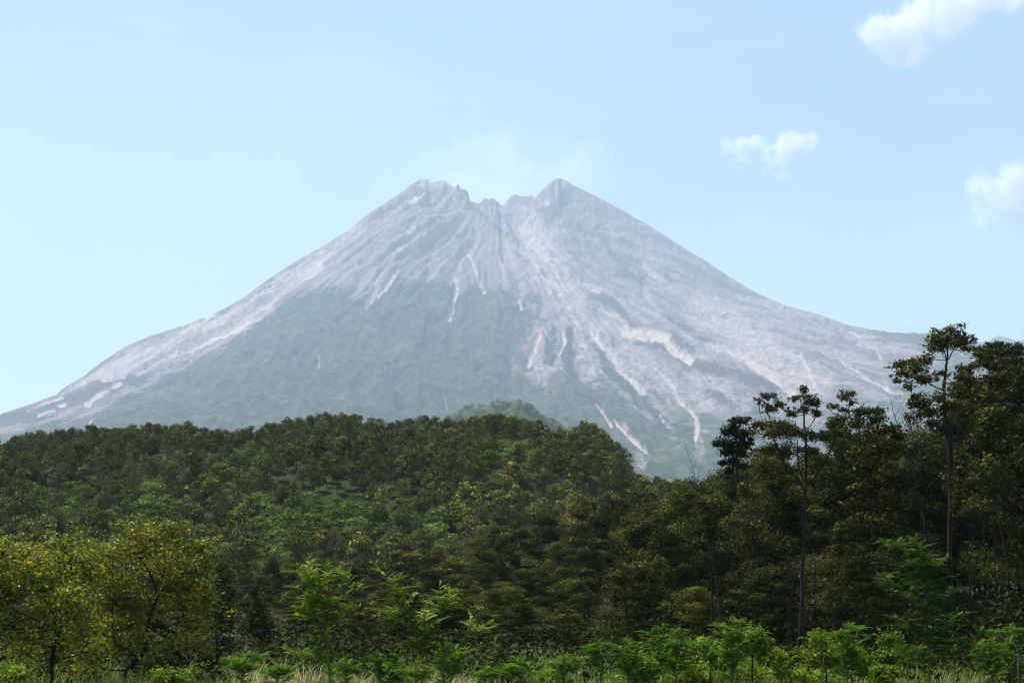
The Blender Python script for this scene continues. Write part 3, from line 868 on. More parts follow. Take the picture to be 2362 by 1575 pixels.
pix_tree('broadleaf_tree', 'broadleaf tree with crooked dark trunk and shiny olive leaves, right beside the left-edge tree', 45,
         [([(288, 1575), (293, 1543), (325, 1513), (336, 1489), (346, 1421), (358, 1388), (358, 1356), (347, 1326), (325, 1286), (312, 1240)], 0.13, 0.04), ([(352, 1405), (371, 1359), (415, 1321), (440, 1280)], 0.045, 0.02),
          ([(336, 1489), (382, 1465), (390, 1443), (447, 1429), (480, 1425)], 0.05, 0.02), ([(320, 1516), (265, 1480), (255, 1430), (253, 1330)], 0.045, 0.02), ([(358, 1356), (385, 1290), (395, 1240)], 0.035, 0.02)],
         [(305, 1222, 46, 24), (358, 1243, 42, 22), (393, 1225, 36, 26), (285, 1262, 55, 26), (350, 1276, 55, 24), (420, 1268, 36, 26), (458, 1262, 26, 22), (245, 1286, 48, 26), (305, 1306, 46, 20), (400, 1306, 55, 24),
          (458, 1310, 36, 30), (228, 1335, 42, 24), (280, 1345, 36, 18), (425, 1350, 46, 24), (475, 1362, 24, 28), (235, 1390, 40, 26), (280, 1402, 40, 22), (300, 1440, 50, 24), (420, 1395, 44, 18), (455, 1445, 44, 16),
          (240, 1440, 44, 26), (330, 1470, 40, 20), (400, 1490, 50, 24), (260, 1495, 46, 24), (450, 1490, 40, 22), (350, 1530, 40, 20), (210, 1530, 40, 24), (330, 1385, 36, 20), (400, 1340, 44, 24), (300, 1375, 40, 20), (440, 1400, 40, 24), (260, 1345, 44, 22), (480, 1400, 24, 30)],
         leaf=0.115, aspect=0.5, cover=2.2, tuft=0.34, base=GLOSS, gold=(0.16, 0.17, 0.04), goldp=0.13, mat=M_GLOSSY, seed=22, extra=((0.42, 0.10, 0.012), 0.0022), depth=0.9)
pix_tree('slender_tree', 'slender narrow-crowned young tree right of the broadleaf trees at left', 48,
         [([(497, 1575), (499, 1500), (502, 1430), (510, 1300)], 0.05, 0.015)],
         [(512, 1305, 12, 20), (510, 1340, 20, 22), (512, 1372, 30, 20), (528, 1398, 28, 18), (502, 1412, 30, 18), (520, 1438, 26, 16), (490, 1450, 24, 16), (515, 1485, 26, 14), (490, 1520, 24, 16)],
         leaf=0.12, aspect=0.3, cover=2.55, base=(0.032, 0.045, 0.013), seed=23, depth=0.5)
pix_tree('slender_tree', 'small pale olive slender tree beyond the dry grass', 62,
         [([(578, 1500), (582, 1430), (590, 1355)], 0.05, 0.015)],
         [(588, 1362, 12, 16), (590, 1388, 18, 18), (583, 1415, 22, 18), (596, 1436, 20, 16), (570, 1445, 20, 14), (600, 1470, 24, 16)],
         leaf=0.14, aspect=0.35, cover=2.38, base=(0.05, 0.056, 0.018), seed=24, depth=0.5)

pix_tree('yellow_topped_tree', 'tallest tree of the right grove, domed yellow-tipped top above the ridge line', 66,
         [([(2184, 1510), (2190, 1300), (2193, 1100), (2193, 1016), (2189, 981), (2180, 954), (2177, 901), (2180, 866), (2184, 834), (2186, 800), (2184, 775)], 0.22, 0.05),
          ([(2184, 834), (2176, 815), (2164, 795)], 0.05, 0.03), ([(2184, 834), (2192, 815), (2200, 795), (2216, 776)], 0.05, 0.03), ([(2178, 901), (2154, 889), (2128, 868), (2098, 852)], 0.06, 0.025),
          ([(2196, 985), (2208, 976), (2232, 960), (2274, 928)], 0.06, 0.025), ([(2190, 1054), (2150, 1046), (2111, 1036)], 0.05, 0.02), ([(2178, 925), (2150, 935), (2125, 930)], 0.05, 0.02), ([(2180, 866), (2205, 880), (2225, 885)], 0.04, 0.02)],
         [(2170, 768, 18, 9), (2200, 762, 28, 12), (2222, 772, 20, 12), (2147, 784, 18, 11), (2168, 786, 24, 10), (2195, 786, 36, 13), (2232, 783, 22, 12), (2245, 787, 9, 10), (2222, 806, 12, 6), (2150, 805, 12, 6),
          (2097, 831, 20, 9), (2122, 832, 25, 11), (2142, 827, 15, 10), (2075, 843, 16, 10), (2079, 864, 19, 11), (2069, 877, 9, 8), (2099, 857, 23, 13), (2121, 876, 22, 12), (2099, 891, 13, 8), (2150, 868, 20, 9),
          (2178, 858, 16, 6), (2118, 914, 12, 8), (2130, 925, 22, 14), (2110, 931, 15, 10), (2157, 921, 26, 14), (2198, 901, 26, 13), (2204, 878, 18, 11), (2156, 944, 30, 11), (2128, 952, 20, 11), (2198, 938, 26, 13),
          (2222, 889, 24, 13), (2240, 930, 30, 16), (2270, 920, 26, 16), (2106, 962, 18, 10), (2230, 960, 26, 12), (2150, 975, 20, 8)],
         leaf=0.13, aspect=0.5, cover=2.12, base=(0.040, 0.044, 0.009), gold=(0.24, 0.17, 0.04), goldp=0.20, seed=31, branch_r=0.022)
pix_tree('yellow_topped_tree', 'broad yellow-topped tree right behind the tallest grove tree', 74,
         [([(2270, 1500), (2272, 1250), (2276, 1080), (2280, 930), (2282, 850)], 0.2, 0.05), ([(2278, 1000), (2320, 930), (2345, 870)], 0.08, 0.03), ([(2277, 1000), (2240, 940), (2225, 870)], 0.08, 0.03)],
         [(2222, 850, 20, 9), (2250, 845, 26, 11), (2290, 848, 30, 11), (2325, 852, 26, 11), (2255, 822, 22, 11), (2275, 822, 18, 9), (2240, 872, 26, 14), (2285, 878, 34, 16), (2330, 880, 30, 16), (2350, 860, 20, 14), (2235, 910, 26, 14),
          (2290, 915, 34, 18), (2340, 920, 32, 18), (2255, 955, 34, 18), (2310, 965, 36, 18), (2350, 970, 30, 20), (2270, 1005, 34, 18), (2330, 1010, 36, 18), (2240, 1040, 30, 16), (2300, 1050, 40, 20), (2350, 1060, 30, 20)],
         leaf=0.14, aspect=0.5, cover=2.46, base=(0.038, 0.041, 0.008), gold=(0.22, 0.15, 0.035), goldp=0.16, seed=32, branch_r=0.025)
pix_tree('dark_tree', 'dark dense tree top showing behind the grove at the far right', 86,
         [([(2310, 1490), (2312, 1200), (2312, 950), (2310, 800)], 0.2, 0.05)],
         [(2308, 793, 20, 9), (2328, 806, 15, 13), (2300, 810, 18, 12), (2318, 826, 32, 14), (2281, 801, 10, 7), (2262, 806, 15, 8), (2335, 838, 16, 12), (2280, 822, 20, 12), (2310, 850, 34, 16)],
         leaf=0.15, aspect=0.5, cover=3.74, base=(0.018, 0.026, 0.009), seed=33)
pix_tree('dark_tree', 'dark tree cut by the right edge of the photo', 70,
         [([(2372, 1500), (2368, 1200), (2366, 1000), (2362, 860)], 0.2, 0.06)],
         [(2356, 836, 16, 10), (2366, 860, 26, 16), (2352, 885, 24, 14), (2375, 900, 30, 20), (2356, 935, 26, 18), (2370, 980, 34, 24), (2350, 1020, 30, 20), (2372, 1060, 34, 24)],
         leaf=0.15, aspect=0.5, cover=3.40, base=(0.022, 0.028, 0.009), gold=(0.16, 0.12, 0.03), goldp=0.08, seed=34)
pix_tree('forked_tree', 'fork-trunked thin-leaved tree standing before the grove', 52,
         [([(1836, 1542), (1848, 1440), (1851, 1300), (1858, 1140), (1860, 1112), (1858, 1006), (1853, 968), (1854, 933), (1853, 893)], 0.15, 0.025), ([(1857, 1135), (1845, 1109), (1814, 1075), (1795, 1025), (1784, 975), (1774, 930)], 0.07, 0.025),
          ([(1859, 1118), (1841, 1075), (1837, 1020), (1832, 970)], 0.05, 0.02), ([(1860, 1120), (1891, 1083), (1914, 1037), (1944, 968), (1962, 912)], 0.075, 0.02), ([(1856, 1125), (1810, 1105), (1770, 1085)], 0.03, 0.015),
          ([(1857, 1000), (1880, 970), (1900, 950)], 0.03, 0.012), ([(1800, 1040), (1775, 1000), (1755, 950)], 0.03, 0.012)],
         [(1853, 897, 9, 9), (1838, 918, 11, 8), (1868, 922, 20, 10), (1883, 928, 11, 10), (1853, 945, 18, 9), (1884, 952, 14, 8), (1772, 918, 20, 8), (1754, 922, 9, 7), (1799, 930, 14, 8), (1777, 945, 18, 10), (1830, 949, 14, 11),
          (1790, 968, 30, 15), (1818, 979, 30, 15), (1784, 1000, 34, 15), (1838, 998, 26, 14), (1868, 1006, 16, 10), (1770, 1036, 34, 18), (1814, 1037, 34, 18), (1762, 1078, 34, 18), (1868, 1037, 20, 12), (1820, 1080, 30, 16),
          (1960, 907, 18, 8), (1941, 918, 12, 6), (1967, 928, 10, 6), (1921, 937, 13, 6), (1945, 945, 12, 6), (1900, 1010, 22, 10), (1930, 1000, 20, 10), (1905, 1060, 26, 14), (1790, 1120, 30, 16)],
         leaf=0.09, aspect=0.4, cover=2.3, base=(0.046, 0.050, 0.011), gold=(0.10, 0.085, 0.03), goldp=0.15, seed=35, branch_r=0.016)
pix_tree('dark_tree', 'dark dense oval-crowned tree at the left end of the right grove', 80,
         [([(1698, 1500), (1704, 1300), (1703, 1159), (1701, 1083), (1698, 1020), (1696, 985)], 0.17, 0.05), ([(1701, 1083), (1680, 1050), (1670, 1020)], 0.06, 0.03), ([(1701, 1075), (1715, 1045), (1722, 1010)], 0.06, 0.03)],
         [(1703, 976, 21, 11), (1682, 993, 22, 13), (1714, 999, 22, 14), (1670, 1020, 22, 13), (1696, 1023, 28, 15), (1721, 1025, 17, 13), (1677, 1043, 21, 10), (1710, 1047, 18, 8), (1669, 1066, 13, 6), (1694, 1062, 15, 7), (1680, 1085, 12, 6), (1716, 1075, 12, 6)],
         leaf=0.16, aspect=0.5, cover=3.23, base=(0.020, 0.028, 0.008), gold=(0.09, 0.10, 0.03), goldp=0.08, seed=36)
pix_tree('bare_tree', 'bare dead sapling sticking up left of the dark oval tree', 60,
         [([(1668, 1540), (1660, 1450), (1650, 1330), (1622, 1210), (1605, 1132), (1598, 1078), (1578, 1021)], 0.07, 0.008), ([(1603, 1125), (1615, 1090), (1630, 1050)], 0.02, 0.006), ([(1600, 1095), (1588, 1075), (1578, 1065)], 0.015, 0.005),
          ([(1610, 1150), (1640, 1140), (1665, 1110)], 0.02, 0.006), ([(1600, 1078), (1610, 1050), (1612, 1030)], 0.012, 0.005), ([(1635, 1260), (1670, 1215), (1690, 1180)], 0.02, 0.006), ([(1640, 1290), (1610, 1260), (1590, 1230)], 0.02, 0.006)],
         [], seed=37, bark=M_GREYBARK, tscale=0.6)
pix_tree('bare_tree', 'leaning bare grey trunk left of the tallest grove tree', 62,
         [([(2156, 1520), (2150, 1400), (2136, 1236), (2120, 1140), (2109, 1083), (2086, 1014), (2065, 964), (2053, 918)], 0.12, 0.012), ([(2070, 972), (2080, 950), (2082, 938)], 0.02, 0.006), ([(2080, 1000), (2068, 985), (2055, 975)], 0.015, 0.005),
          ([(2095, 1040), (2112, 1010), (2118, 990)], 0.02, 0.006), ([(2064, 960), (2068, 940), (2066, 925)], 0.012, 0.004), ([(2112, 1095), (2090, 1070), (2070, 1060)], 0.02, 0.006)],
         [], seed=38)
pix_tree('yellow_topped_tree', 'bright yellow-tipped tree between the forked tree and the leaning bare trunk', 60,
         [([(2030, 1520), (2028, 1300), (2024, 1150), (2022, 1040), (2030, 1000)], 0.15, 0.05), ([(2024, 1130), (1990, 1090), (1980, 1050)], 0.06, 0.02), ([(2024, 1150), (2055, 1120), (2062, 1100)], 0.05, 0.02)],
         [(2021, 996, 26, 11), (2048, 990, 20, 11), (2006, 1014, 22, 11), (2070, 1005, 18, 11), (1983, 1044, 26, 14), (2014, 1042, 36, 15), (2055, 1030, 26, 14), (1975, 1075, 22, 13), (2010, 1080, 34, 16), (2050, 1075, 28, 14), (1964, 1130, 16, 8), (1992, 1128, 34, 11),
          (2058, 1138, 26, 9), (2024, 1105, 30, 13), (1970, 1165, 26, 14), (2030, 1165, 36, 14), (2000, 1205, 36, 16), (2050, 1215, 30, 14)],
         leaf=0.13, aspect=0.5, cover=2.55, base=(0.046, 0.047, 0.008), gold=(0.22, 0.18, 0.035), goldp=0.14, seed=39)
pix_tree('olive_tree', 'flat-topped dark olive tree behind the forked tree', 76,
         [([(1985, 1505), (1984, 1300), (1980, 1100), (1982, 970)], 0.18, 0.05), ([(1981, 1060), (2015, 1000), (2030, 955)], 0.07, 0.02), ([(1981, 1080), (1945, 1010), (1930, 975)], 0.07, 0.02)],
         [(2032, 945, 17, 8), (2003, 949, 22, 8), (1975, 953, 20, 9), (1945, 964, 26, 11), (1929, 977, 20, 11), (1968, 978, 32, 13), (2016, 968, 26, 11), (1940, 1000, 32, 16), (1985, 1005, 36, 15), (2020, 995, 24, 12), (1920, 1030, 30, 16), (1960, 1040, 36, 18),
          (1930, 1075, 34, 18), (1900, 1100, 30, 18), (1950, 1110, 34, 18), (1920, 1150, 36, 18)],
         leaf=0.14, aspect=0.5, cover=2.72, base=(0.032, 0.038, 0.008), gold=(0.09, 0.075, 0.025), goldp=0.10, seed=40)

for i, (px, yt, yb_, Yd, ln_, lab) in enumerate([(1455, 1330, 1535, 58, -22, 'thin dark leaning tree at the left end of the right grove'), (1520, 1290, 1540, 57, -30, 'thin dark tree right of the umbrella-shaped sapling'), (1640, 1180, 1530, 60, 12, 'slender dark tree between the bare sapling and the dark oval tree'),
                                            (1745, 1150, 1525, 63, -14, 'slender dark tree between the dark oval tree and the forked tree'), (1925, 1210, 1520, 62, 16, 'slender dark tree just right of the forked tree'), (2085, 1180, 1515, 60, -10, 'slender dark tree left of the leaning bare trunk'),
                                            (2235, 1120, 1505, 64, 14, 'slender dark tree just right of the tallest grove tree'), (2300, 1100, 1505, 66, -12, 'slender dark tree near the right edge')]):
    rb = np.random.default_rng(700 + i)
    pix_tree('slender_tree', lab, Yd, [([(px, yb_), (px + ln_ * 0.3, (yt + yb_) / 2), (px + ln_, yt)], 0.10, 0.03), ([(px + ln_ * 0.6, yt + 90), (px + ln_ + 30, yt + 40)], 0.03, 0.012), ([(px + ln_ * 0.5, yt + 110), (px + ln_ - 30, yt + 50)], 0.03, 0.012)],
             [(px + ln_ + rb.uniform(-34, 34), yt + rb.uniform(-26, 70), rb.uniform(13, 24), rb.uniform(9, 15)) for _ in range(9)], leaf=0.12, aspect=0.45, cover=1.5, base=(0.036, 0.042, 0.008), gold=(0.12, 0.10, 0.025), goldp=0.15, seed=720 + i, branch_r=0.016)

# ------------------------------------------------------------------ the wood between the hill and the grove
GROVE = []
gk = {
    'dark': dict(H=12, cw=5.4, ch=9.5, ncl=46, cr=0.95, nl=330, ll=0.17, aspect=0.5, flat=0.85, base=(0.019, 0.025, 0.0048), gold=(0.07, 0.07, 0.016), goldfrac=0.35, tr=0.10),
    'golden': dict(H=11, cw=5.8, ch=8.5, ncl=46, cr=0.95, nl=330, ll=0.17, aspect=0.5, flat=0.75, base=(0.041, 0.046, 0.0084), gold=(0.16, 0.138, 0.028), goldfrac=0.42, tr=0.10),
    'brown': dict(H=11, cw=4.8, ch=9.0, ncl=46, cr=0.9, nl=170, ll=0.17, aspect=0.3, flat=0.9, base=(0.053, 0.048, 0.0168), gold=(0.10, 0.085, 0.028), goldfrac=0.3, tr=0.09),
    'olive': dict(H=12, cw=5.2, ch=10.0, ncl=48, cr=0.9, nl=300, ll=0.17, aspect=0.45, flat=0.85, base=(0.050, 0.059, 0.0096), gold=(0.13, 0.115, 0.024), goldfrac=0.4, tr=0.09),
}
for kn, (key, kw) in enumerate(gk.items()):
    for s in range(4):
        kk = dict(kw); kk['cw'] *= 0.9 + 0.09 * s; kk['ch'] *= 1.1 - 0.08 * s
        T, K = gen_tree(900 + 50 * kn + s, up=0.25, k=6, lean=(s - 1.5) * 0.015, **kk)
        GROVE.append((key, T.mesh('trunk', [M_BARK], True), K.mesh('crown', [M_LEAF]), kw['H']))
GLAB = {'dark': ('dark_tree', 'dark dense-crowned tree'), 'golden': ('golden_tree', 'olive tree with golden crown tops'), 'brown': ('brown_tree', 'thin brown sparse-leaved tree'), 'olive': ('olive_tree', 'tall olive-leaved tree')}


def place(key, x, y, Ht, rng, where, grp):
    opts = [g for g in GROVE if g[0] == key]
    k, tm, cm, Hk = opts[rng.integers(len(opts))]
    s = Ht / Hk
    t = thing(GLAB[key][0], f'{GLAB[key][1]} {where}', 'tree', (x, y, float(ground_h(x, y)) - 0.1 if y < YH + 2 else float(hill_h(np.array([x]), np.array([y]))[0])), grp)
    w = s ** 0.6
    t.scale = (w * rng.uniform(0.9, 1.15), w * rng.uniform(0.9, 1.15), s); t.rotation_euler = (0, 0, rng.uniform(0, 6.283))
    link('trunk', tm, t); link('crown', cm, t)


TL = np.array([(-200, 1290), (300, 1290), (560, 1275), (800, 1265), (1000, 1230), (1150, 1190), (1300, 1140), (1430, 1105), (1520, 1098), (1600, 1095), (1650, 1070), (1740, 1035), (1800, 1030), (1900, 1015), (1960, 985), (2050, 980), (2120, 960), (2200, 900), (2260, 850), (2340, 825), (2450, 800), (2700, 800)], float)
rng = np.random.default_rng(5)
nplaced = 0
def row(Y0, Y1, px0, px1, n, dtop, mix, where, grp):
    global nplaced
    for i in range(n):
        px = px0 + (px1 - px0) * (i + rng.uniform(0.1, 0.9)) / n
        y = rng.uniform(Y0, Y1)
        top = np.interp(px, TL[:, 0], TL[:, 1]) + dtop + abs(rng.normal(0, 26)) + (rng.uniform(-6, 10))
        a, t = ray(px, top)
        Ht = EYE + t * y
        if y > YH + 2: Ht -= float(hill_h(np.array([a * y]), np.array([y]))[0])
        if Ht < 2.2: Ht = 2.2 + rng.uniform(0, 1)
        place(rng.choice(list(mix), p=np.array(list(mix.values())) / sum(mix.values())), a * y, y, float(Ht), rng, where, grp)
        nplaced += 1
MIX1 = dict(dark=3, golden=3, brown=1.5, olive=3); MIX2 = dict(dark=5, golden=1.6, brown=1, olive=2.2)
row(148, 166, -100, 1750, 40, 0, MIX1, 'in the far row at the foot of the hill', 'trees at the foot of the hill')
row(118, 148, -100, 1750, 36, 55, MIX1, 'in the middle of the wood below the hill', 'trees in the middle of the wood')
row(92, 115, 560, 1600, 22, 120, MIX1, 'in the near wood behind the feathery saplings', 'trees in the near wood')
row(70, 88, 600, 1520, 18, 200, MIX1, 'low in the near wood behind the feathery saplings', 'low trees in the near wood')
row(58, 66, 880, 1480, 9, 270, dict(golden=4, dark=2, brown=2), 'lowest in the wood behind the feathery saplings', 'lowest trees behind the saplings')
row(112, 145, 1480, 2700, 30, 0, MIX2, 'at the back of the right grove', 'trees at the back of the right grove')
row(86, 108, 1480, 2700, 30, 22, MIX2, 'in the middle of the right grove', 'trees in the middle of the right grove')
row(72, 84, 1440, 2650, 22, 80, MIX2, 'at the front of the right grove', 'trees at the front of the right grove')
row(58, 68, 1440, 2140, 9, 240, MIX2, 'low at the front of the right grove', 'low trees at the front of the right grove')
row(56, 70, -80, 560, 9, 130, MIX1, 'behind the shiny broadleaf trees at left', 'trees behind the left broadleaf trees')
print('placed', nplaced)


# ------------------------------------------------------------------ feathery saplings
def frond(rng, A_, p0, d, L, n=16, ll=0.09, lw=0.022, droop=0.25, col=(0.08, 0.15, 0.02)):
    d = unit(np.asarray(d, float))
    side = unit(np.cross(d, [0, 0, 1.0]) + rng.normal(0, 0.15, 3)); nrm = np.cross(side, d)
    t = np.linspace(0.08, 1, n)
    base = p0 + d * (L * t)[:, None] - np.array([0, 0, 1.0]) * (droop * L * t ** 2)[:, None]
    tang = unit(np.gradient(base, axis=0))
    l = ll * np.sin(math.pi * (0.12 + 0.80 * t)) ** 0.7
    V, F = tube(np.vstack([p0, base[:: max(1, n // 5)], base[-1]]), np.linspace(0.006, 0.002, 2 + len(base[:: max(1, n // 5)])), 3)
    A_.add(V, F, np.array(col) * 0.9)
    for s in (-1, 1):
        dl = unit(side * s + tang * 0.55 + nrm * 0.15 + rng.normal(0, 0.08, (n, 3)))
        wv = unit(np.cross(dl, nrm)) * lw * 0.5
        tip = base + dl * l[:, None] - np.array([0, 0, 0.15]) * l[:, None]
        mid = base + dl * l[:, None] * 0.5
        V = np.stack([base, mid + wv, tip, mid - wv], 1).reshape(-1, 3)
        A_.add(V, np.arange(4 * n).reshape(-1, 4), np.repeat(leaf_cols(rng, n, np.array(col) * math.exp(rng.normal(0, 0.1)), 0.15, 0.06), 4, 0))


def sapling(name, label, Y, stems, heads, L, col, tip=None, seed=1, n=16, ll=0.1, lw=0.026, r=0.018, group=None, cat='sapling', bias=(0, 0, 0), droop=0.3, bare=0.15, gap=0.07, twig=0.0):
    rng = np.random.default_rng(seed)
    m = Y / FPX
    b = at(*stems[0][0], Y); org = np.array([b[0], Y, 0.0])
    T = Acc(); K = Acc()
    for si, pts in enumerate(stems):
        P = np.array([at(px, py, Y) for px, py in pts])
        if si == 0: P = np.vstack([[P[0, 0] + 0.1, Y, -0.1], P])
        else: P[:, 1] += np.linspace(0, rng.normal(0, 0.3), len(P))
        nn = max(6, 4 * len(P))
        S = smooth_line(P, nn)
        V, F = tube(S - org, np.linspace(r * (1 if si == 0 else 0.65), r * 0.3, nn), 6); T.add(V, F, 0.05)
        ln = np.concatenate([[0], np.cumsum(np.linalg.norm(np.diff(S, axis=0), axis=1))])
        s0 = ln[-1] * bare if si else ln[-1] * 0.45
        tw = s0
        while tw < ln[-1] - 0.05 and twig > 0:
            p0 = np.array([np.interp(tw, ln, S[:, k]) for k in range(3)])
            a = rng.uniform(0, 6.283); f = tw / ln[-1]
            d = unit(np.array([math.cos(a), 0.8 * math.sin(a), rng.uniform(0.25, 0.8)]) + np.array(bias))
            tl_ = twig * rng.uniform(0.6, 1.2) * (1.1 - 0.6 * f)
            Q = p0 + d * (tl_ * np.linspace(0, 1, 6))[:, None] - np.array([0, 0, 0.18 * tl_]) * (np.linspace(0, 1, 6) ** 2)[:, None]
            V, F = tube(Q - org, np.linspace(r * 0.35, r * 0.12, 6), 4); T.add(V, F, 0.05)
            sd = unit(np.cross(d, [0, 0, 1.0]))
            kk = max(4, int(tl_ / 0.035))
            for j in range(kk):
                u = (j + 0.6) / kk
                pq = Q[0] + (Q[-1] - Q[0]) * u + np.array([0, 0, 0.18 * tl_ * (u - u * u)])
                dd = d * 0.7 + sd * (1 if j % 2 else -1) + np.array([0, 0, 0.25]) + rng.normal(0, 0.2, 3)
                frond(rng, K, pq - org, dd, L * rng.uniform(0.55, 1.0), n, ll, lw, droop * rng.uniform(0.5, 1.5), col if tip is None or rng.random() > 0.12 else tip)
            frond(rng, K, Q[-1] - org, d, L * 0.8, n, ll, lw, droop, col)
            tw += 0.085 * rng.uniform(0.6, 1.4)
        q = s0
        while q < ln[-1]:
            p0 = np.array([np.interp(q, ln, S[:, k]) for k in range(3)])
            f = q / ln[-1]
            a = rng.uniform(0, 6.283)
            d = np.array([math.cos(a), 0.7 * math.sin(a), rng.uniform(0.1, 0.9) + 0.5 * f]) + np.array(bias)
            lc = col if tip is None or rng.random() > 0.35 * f ** 2 else tip
            frond(rng, K, p0 - org, d, L * rng.uniform(0.6, 1.1) * (1.05 - 0.45 * f ** 4), n, ll, lw, droop * rng.uniform(0.6, 1.4), lc)
            q += gap * rng.uniform(0.6, 1.4)
        # young shoot at the end
        for _ in range(3):
            frond(rng, K, S[-1] - org, unit(S[-1] - S[-3]) + rng.normal(0, 0.3, 3), L * 0.4, 9, ll * 0.35, lw * 0.7, 0.1, tip or col)
    for (px, py, k) in heads:
        c = at(px, py, Y) + np.array([0, rng.normal(0, 0.25), 0])
        for _ in range(k):
            a = rng.uniform(0, 6.283)
            d = np.array([math.cos(a), 0.7 * math.sin(a), rng.uniform(0.0, 0.8)]) + np.array(bias)
            frond(rng, K, c - org, d, L * rng.uniform(0.6, 1.05), n, ll, lw, droop * rng.uniform(0.6, 1.4), col)
    t = thing(name, label, cat, org, group)
    link('stem', T.mesh('stem', [M_STEM], True), t)
    link('foliage', K.mesh('foliage', [M_FROND]), t)
    return t


FG = (0.115, 0.22, 0.012); FT = (0.30, 0.34, 0.06)
sapling('feathery_sapling', 'bright green feathery sapling with a split stem above the dry grass', 22,
        [[(761, 1574), (757, 1518), (751, 1452), (748, 1411), (757, 1369), (758, 1300)], [(742, 1476), (730, 1428), (703, 1378), (690, 1330), (685, 1306)], [(750, 1412), (778, 1392), (801, 1348), (804, 1318)], [(735, 1430), (715, 1412), (690, 1400)],
         [(757, 1518), (700, 1520), (664, 1492)], [(755, 1365), (725, 1340), (715, 1310)], [(751, 1440), (790, 1425), (825, 1400)], [(750, 1405), (735, 1375), (730, 1345)]],
        [], 0.24, FG, FT, seed=51, bias=(-0.3, 0, 0), gap=0.06, ll=0.034, lw=0.012, n=14, twig=0.34)
sapling('feathery_sapling', 'many-stemmed feathery sapling with pale upright shoots, right of the split-stemmed one', 20,
        [[(1025, 1574), (992, 1524), (975, 1490), (953, 1455), (947, 1422), (956, 1372)], [(953, 1455), (935, 1400), (920, 1372), (893, 1335), (879, 1318)], [(992, 1524), (1013, 1458), (1013, 1400), (1013, 1350)], [(985, 1500), (983, 1446), (983, 1412)],
         [(1005, 1530), (1060, 1490), (1081, 1455), (1084, 1418)], [(1085, 1470), (1105, 1460), (1114, 1447)], [(950, 1450), (905, 1430), (865, 1420)], [(1000, 1510), (950, 1490), (925, 1485)], [(1013, 1420), (1035, 1395), (1032, 1360)]],
        [], 0.23, (0.095, 0.175, 0.012), (0.38, 0.38, 0.12), seed=52, gap=0.06, ll=0.03, lw=0.011, n=14, bias=(-0.1, 0, 0.1), twig=0.30)
sapling('feathery_shrub', 'low feathery green shrub between the many-stemmed sapling and the dry grass', 27,
        [[(880, 1575), (875, 1540), (868, 1510)], [(878, 1560), (905, 1530), (925, 1508)], [(878, 1560), (850, 1540), (840, 1525)]], [(900, 1535, 6), (870, 1525, 6), (925, 1540, 5)], 0.3, (0.05, 0.11, 0.010), seed=53, gap=0.025, ll=0.055, lw=0.016, cat='shrub')
sapling('feathery_sapling', 'small umbrella-shaped feathery sapling in front of the thin grove trunks', 36,
        [[(1386, 1574), (1383, 1535), (1380, 1505), (1378, 1478)], [(1382, 1520), (1400, 1505), (1420, 1492)], [(1382, 1515), (1362, 1500), (1348, 1495)]], [(1380, 1500, 8), (1405, 1515, 6), (1360, 1505, 6)], 0.42, (0.075, 0.16, 0.014), seed=54, gap=0.05, ll=0.08, lw=0.022)
sapling('feathery_sapling', 'tall shaded feathery sapling before the darkest part of the grove', 30,
        [[(2144, 1575), (2144, 1424), (2125, 1327), (2115, 1240)], [(2130, 1350), (2090, 1275), (2040, 1248)], [(2144, 1430), (2090, 1360), (2045, 1325)], [(2135, 1360), (2160, 1310), (2185, 1285)], [(2144, 1440), (2180, 1400), (2195, 1360)],
         [(2144, 1500), (2190, 1440), (2225, 1418)], [(2144, 1480), (2100, 1440), (2075, 1425)], [(2144, 1530), (2220, 1490), (2270, 1460)], [(2144, 1540), (2090, 1510), (2060, 1500)]],
        [(2240, 1450, 8), (2215, 1480, 7), (2190, 1520, 7), (2110, 1530, 7), (2250, 1520, 6)], 0.32, (0.06, 0.11, 0.010), (0.20, 0.22, 0.06), seed=55, gap=0.08, ll=0.05, lw=0.016, n=12, twig=0.42)
for i, (px, py, lab) in enumerate([(560, 1530, 'feathery shrub at the foot of the small slender tree'), (640, 1555, 'feathery shrub among the dry grass left of the split-stemmed sapling'), (960, 1555, 'feathery shrub under the many-stemmed sapling'), (1040, 1520, 'pale-stemmed feathery shrub right behind the many-stemmed sapling'), (1300, 1535, 'feathery shrub left of the umbrella-shaped sapling'), (1450, 1500, 'feathery shrub right of the umbrella-shaped sapling'), (1690, 1455, 'tall feathery shrub rising over the thicket left of the forked tree'), (1955, 1470, 'tall feathery shrub rising over the thicket right of the forked tree'), (1530, 1470, 'tall feathery shrub at the left end of the thicket'), (1200, 1545, 'feathery shrub at the bottom edge right of the many-stemmed sapling'), (1120, 1560, 'feathery shrub at the foot of the many-stemmed sapling'), (800, 1545, 'feathery shrub beside the pale grass tuft'),
                                   (1560, 1500, 'feathery shrub left of the forked tree foot'), (2290, 1500, 'feathery shrub below the bare branch at right'), (2335, 1470, 'feathery shrub at the right edge')]):
    sapling('feathery_shrub', lab, 30 + 3 * (i % 3), [[(px, 1575), (px - 3, (py + 1575) / 2), (px, py - 28)], [(px, 1560), (px + 22, py - 5), (px + 38, py - 15)], [(px, 1560), (px - 22, py), (px - 38, py - 8)]],
            [(px, py, 5), (px + 20, py + 10, 5), (px - 22, py + 8, 5)], 0.30, (0.085, 0.155, 0.012), seed=60 + i, gap=0.05, ll=0.05, lw=0.017, n=12, twig=0.3, cat='shrub')

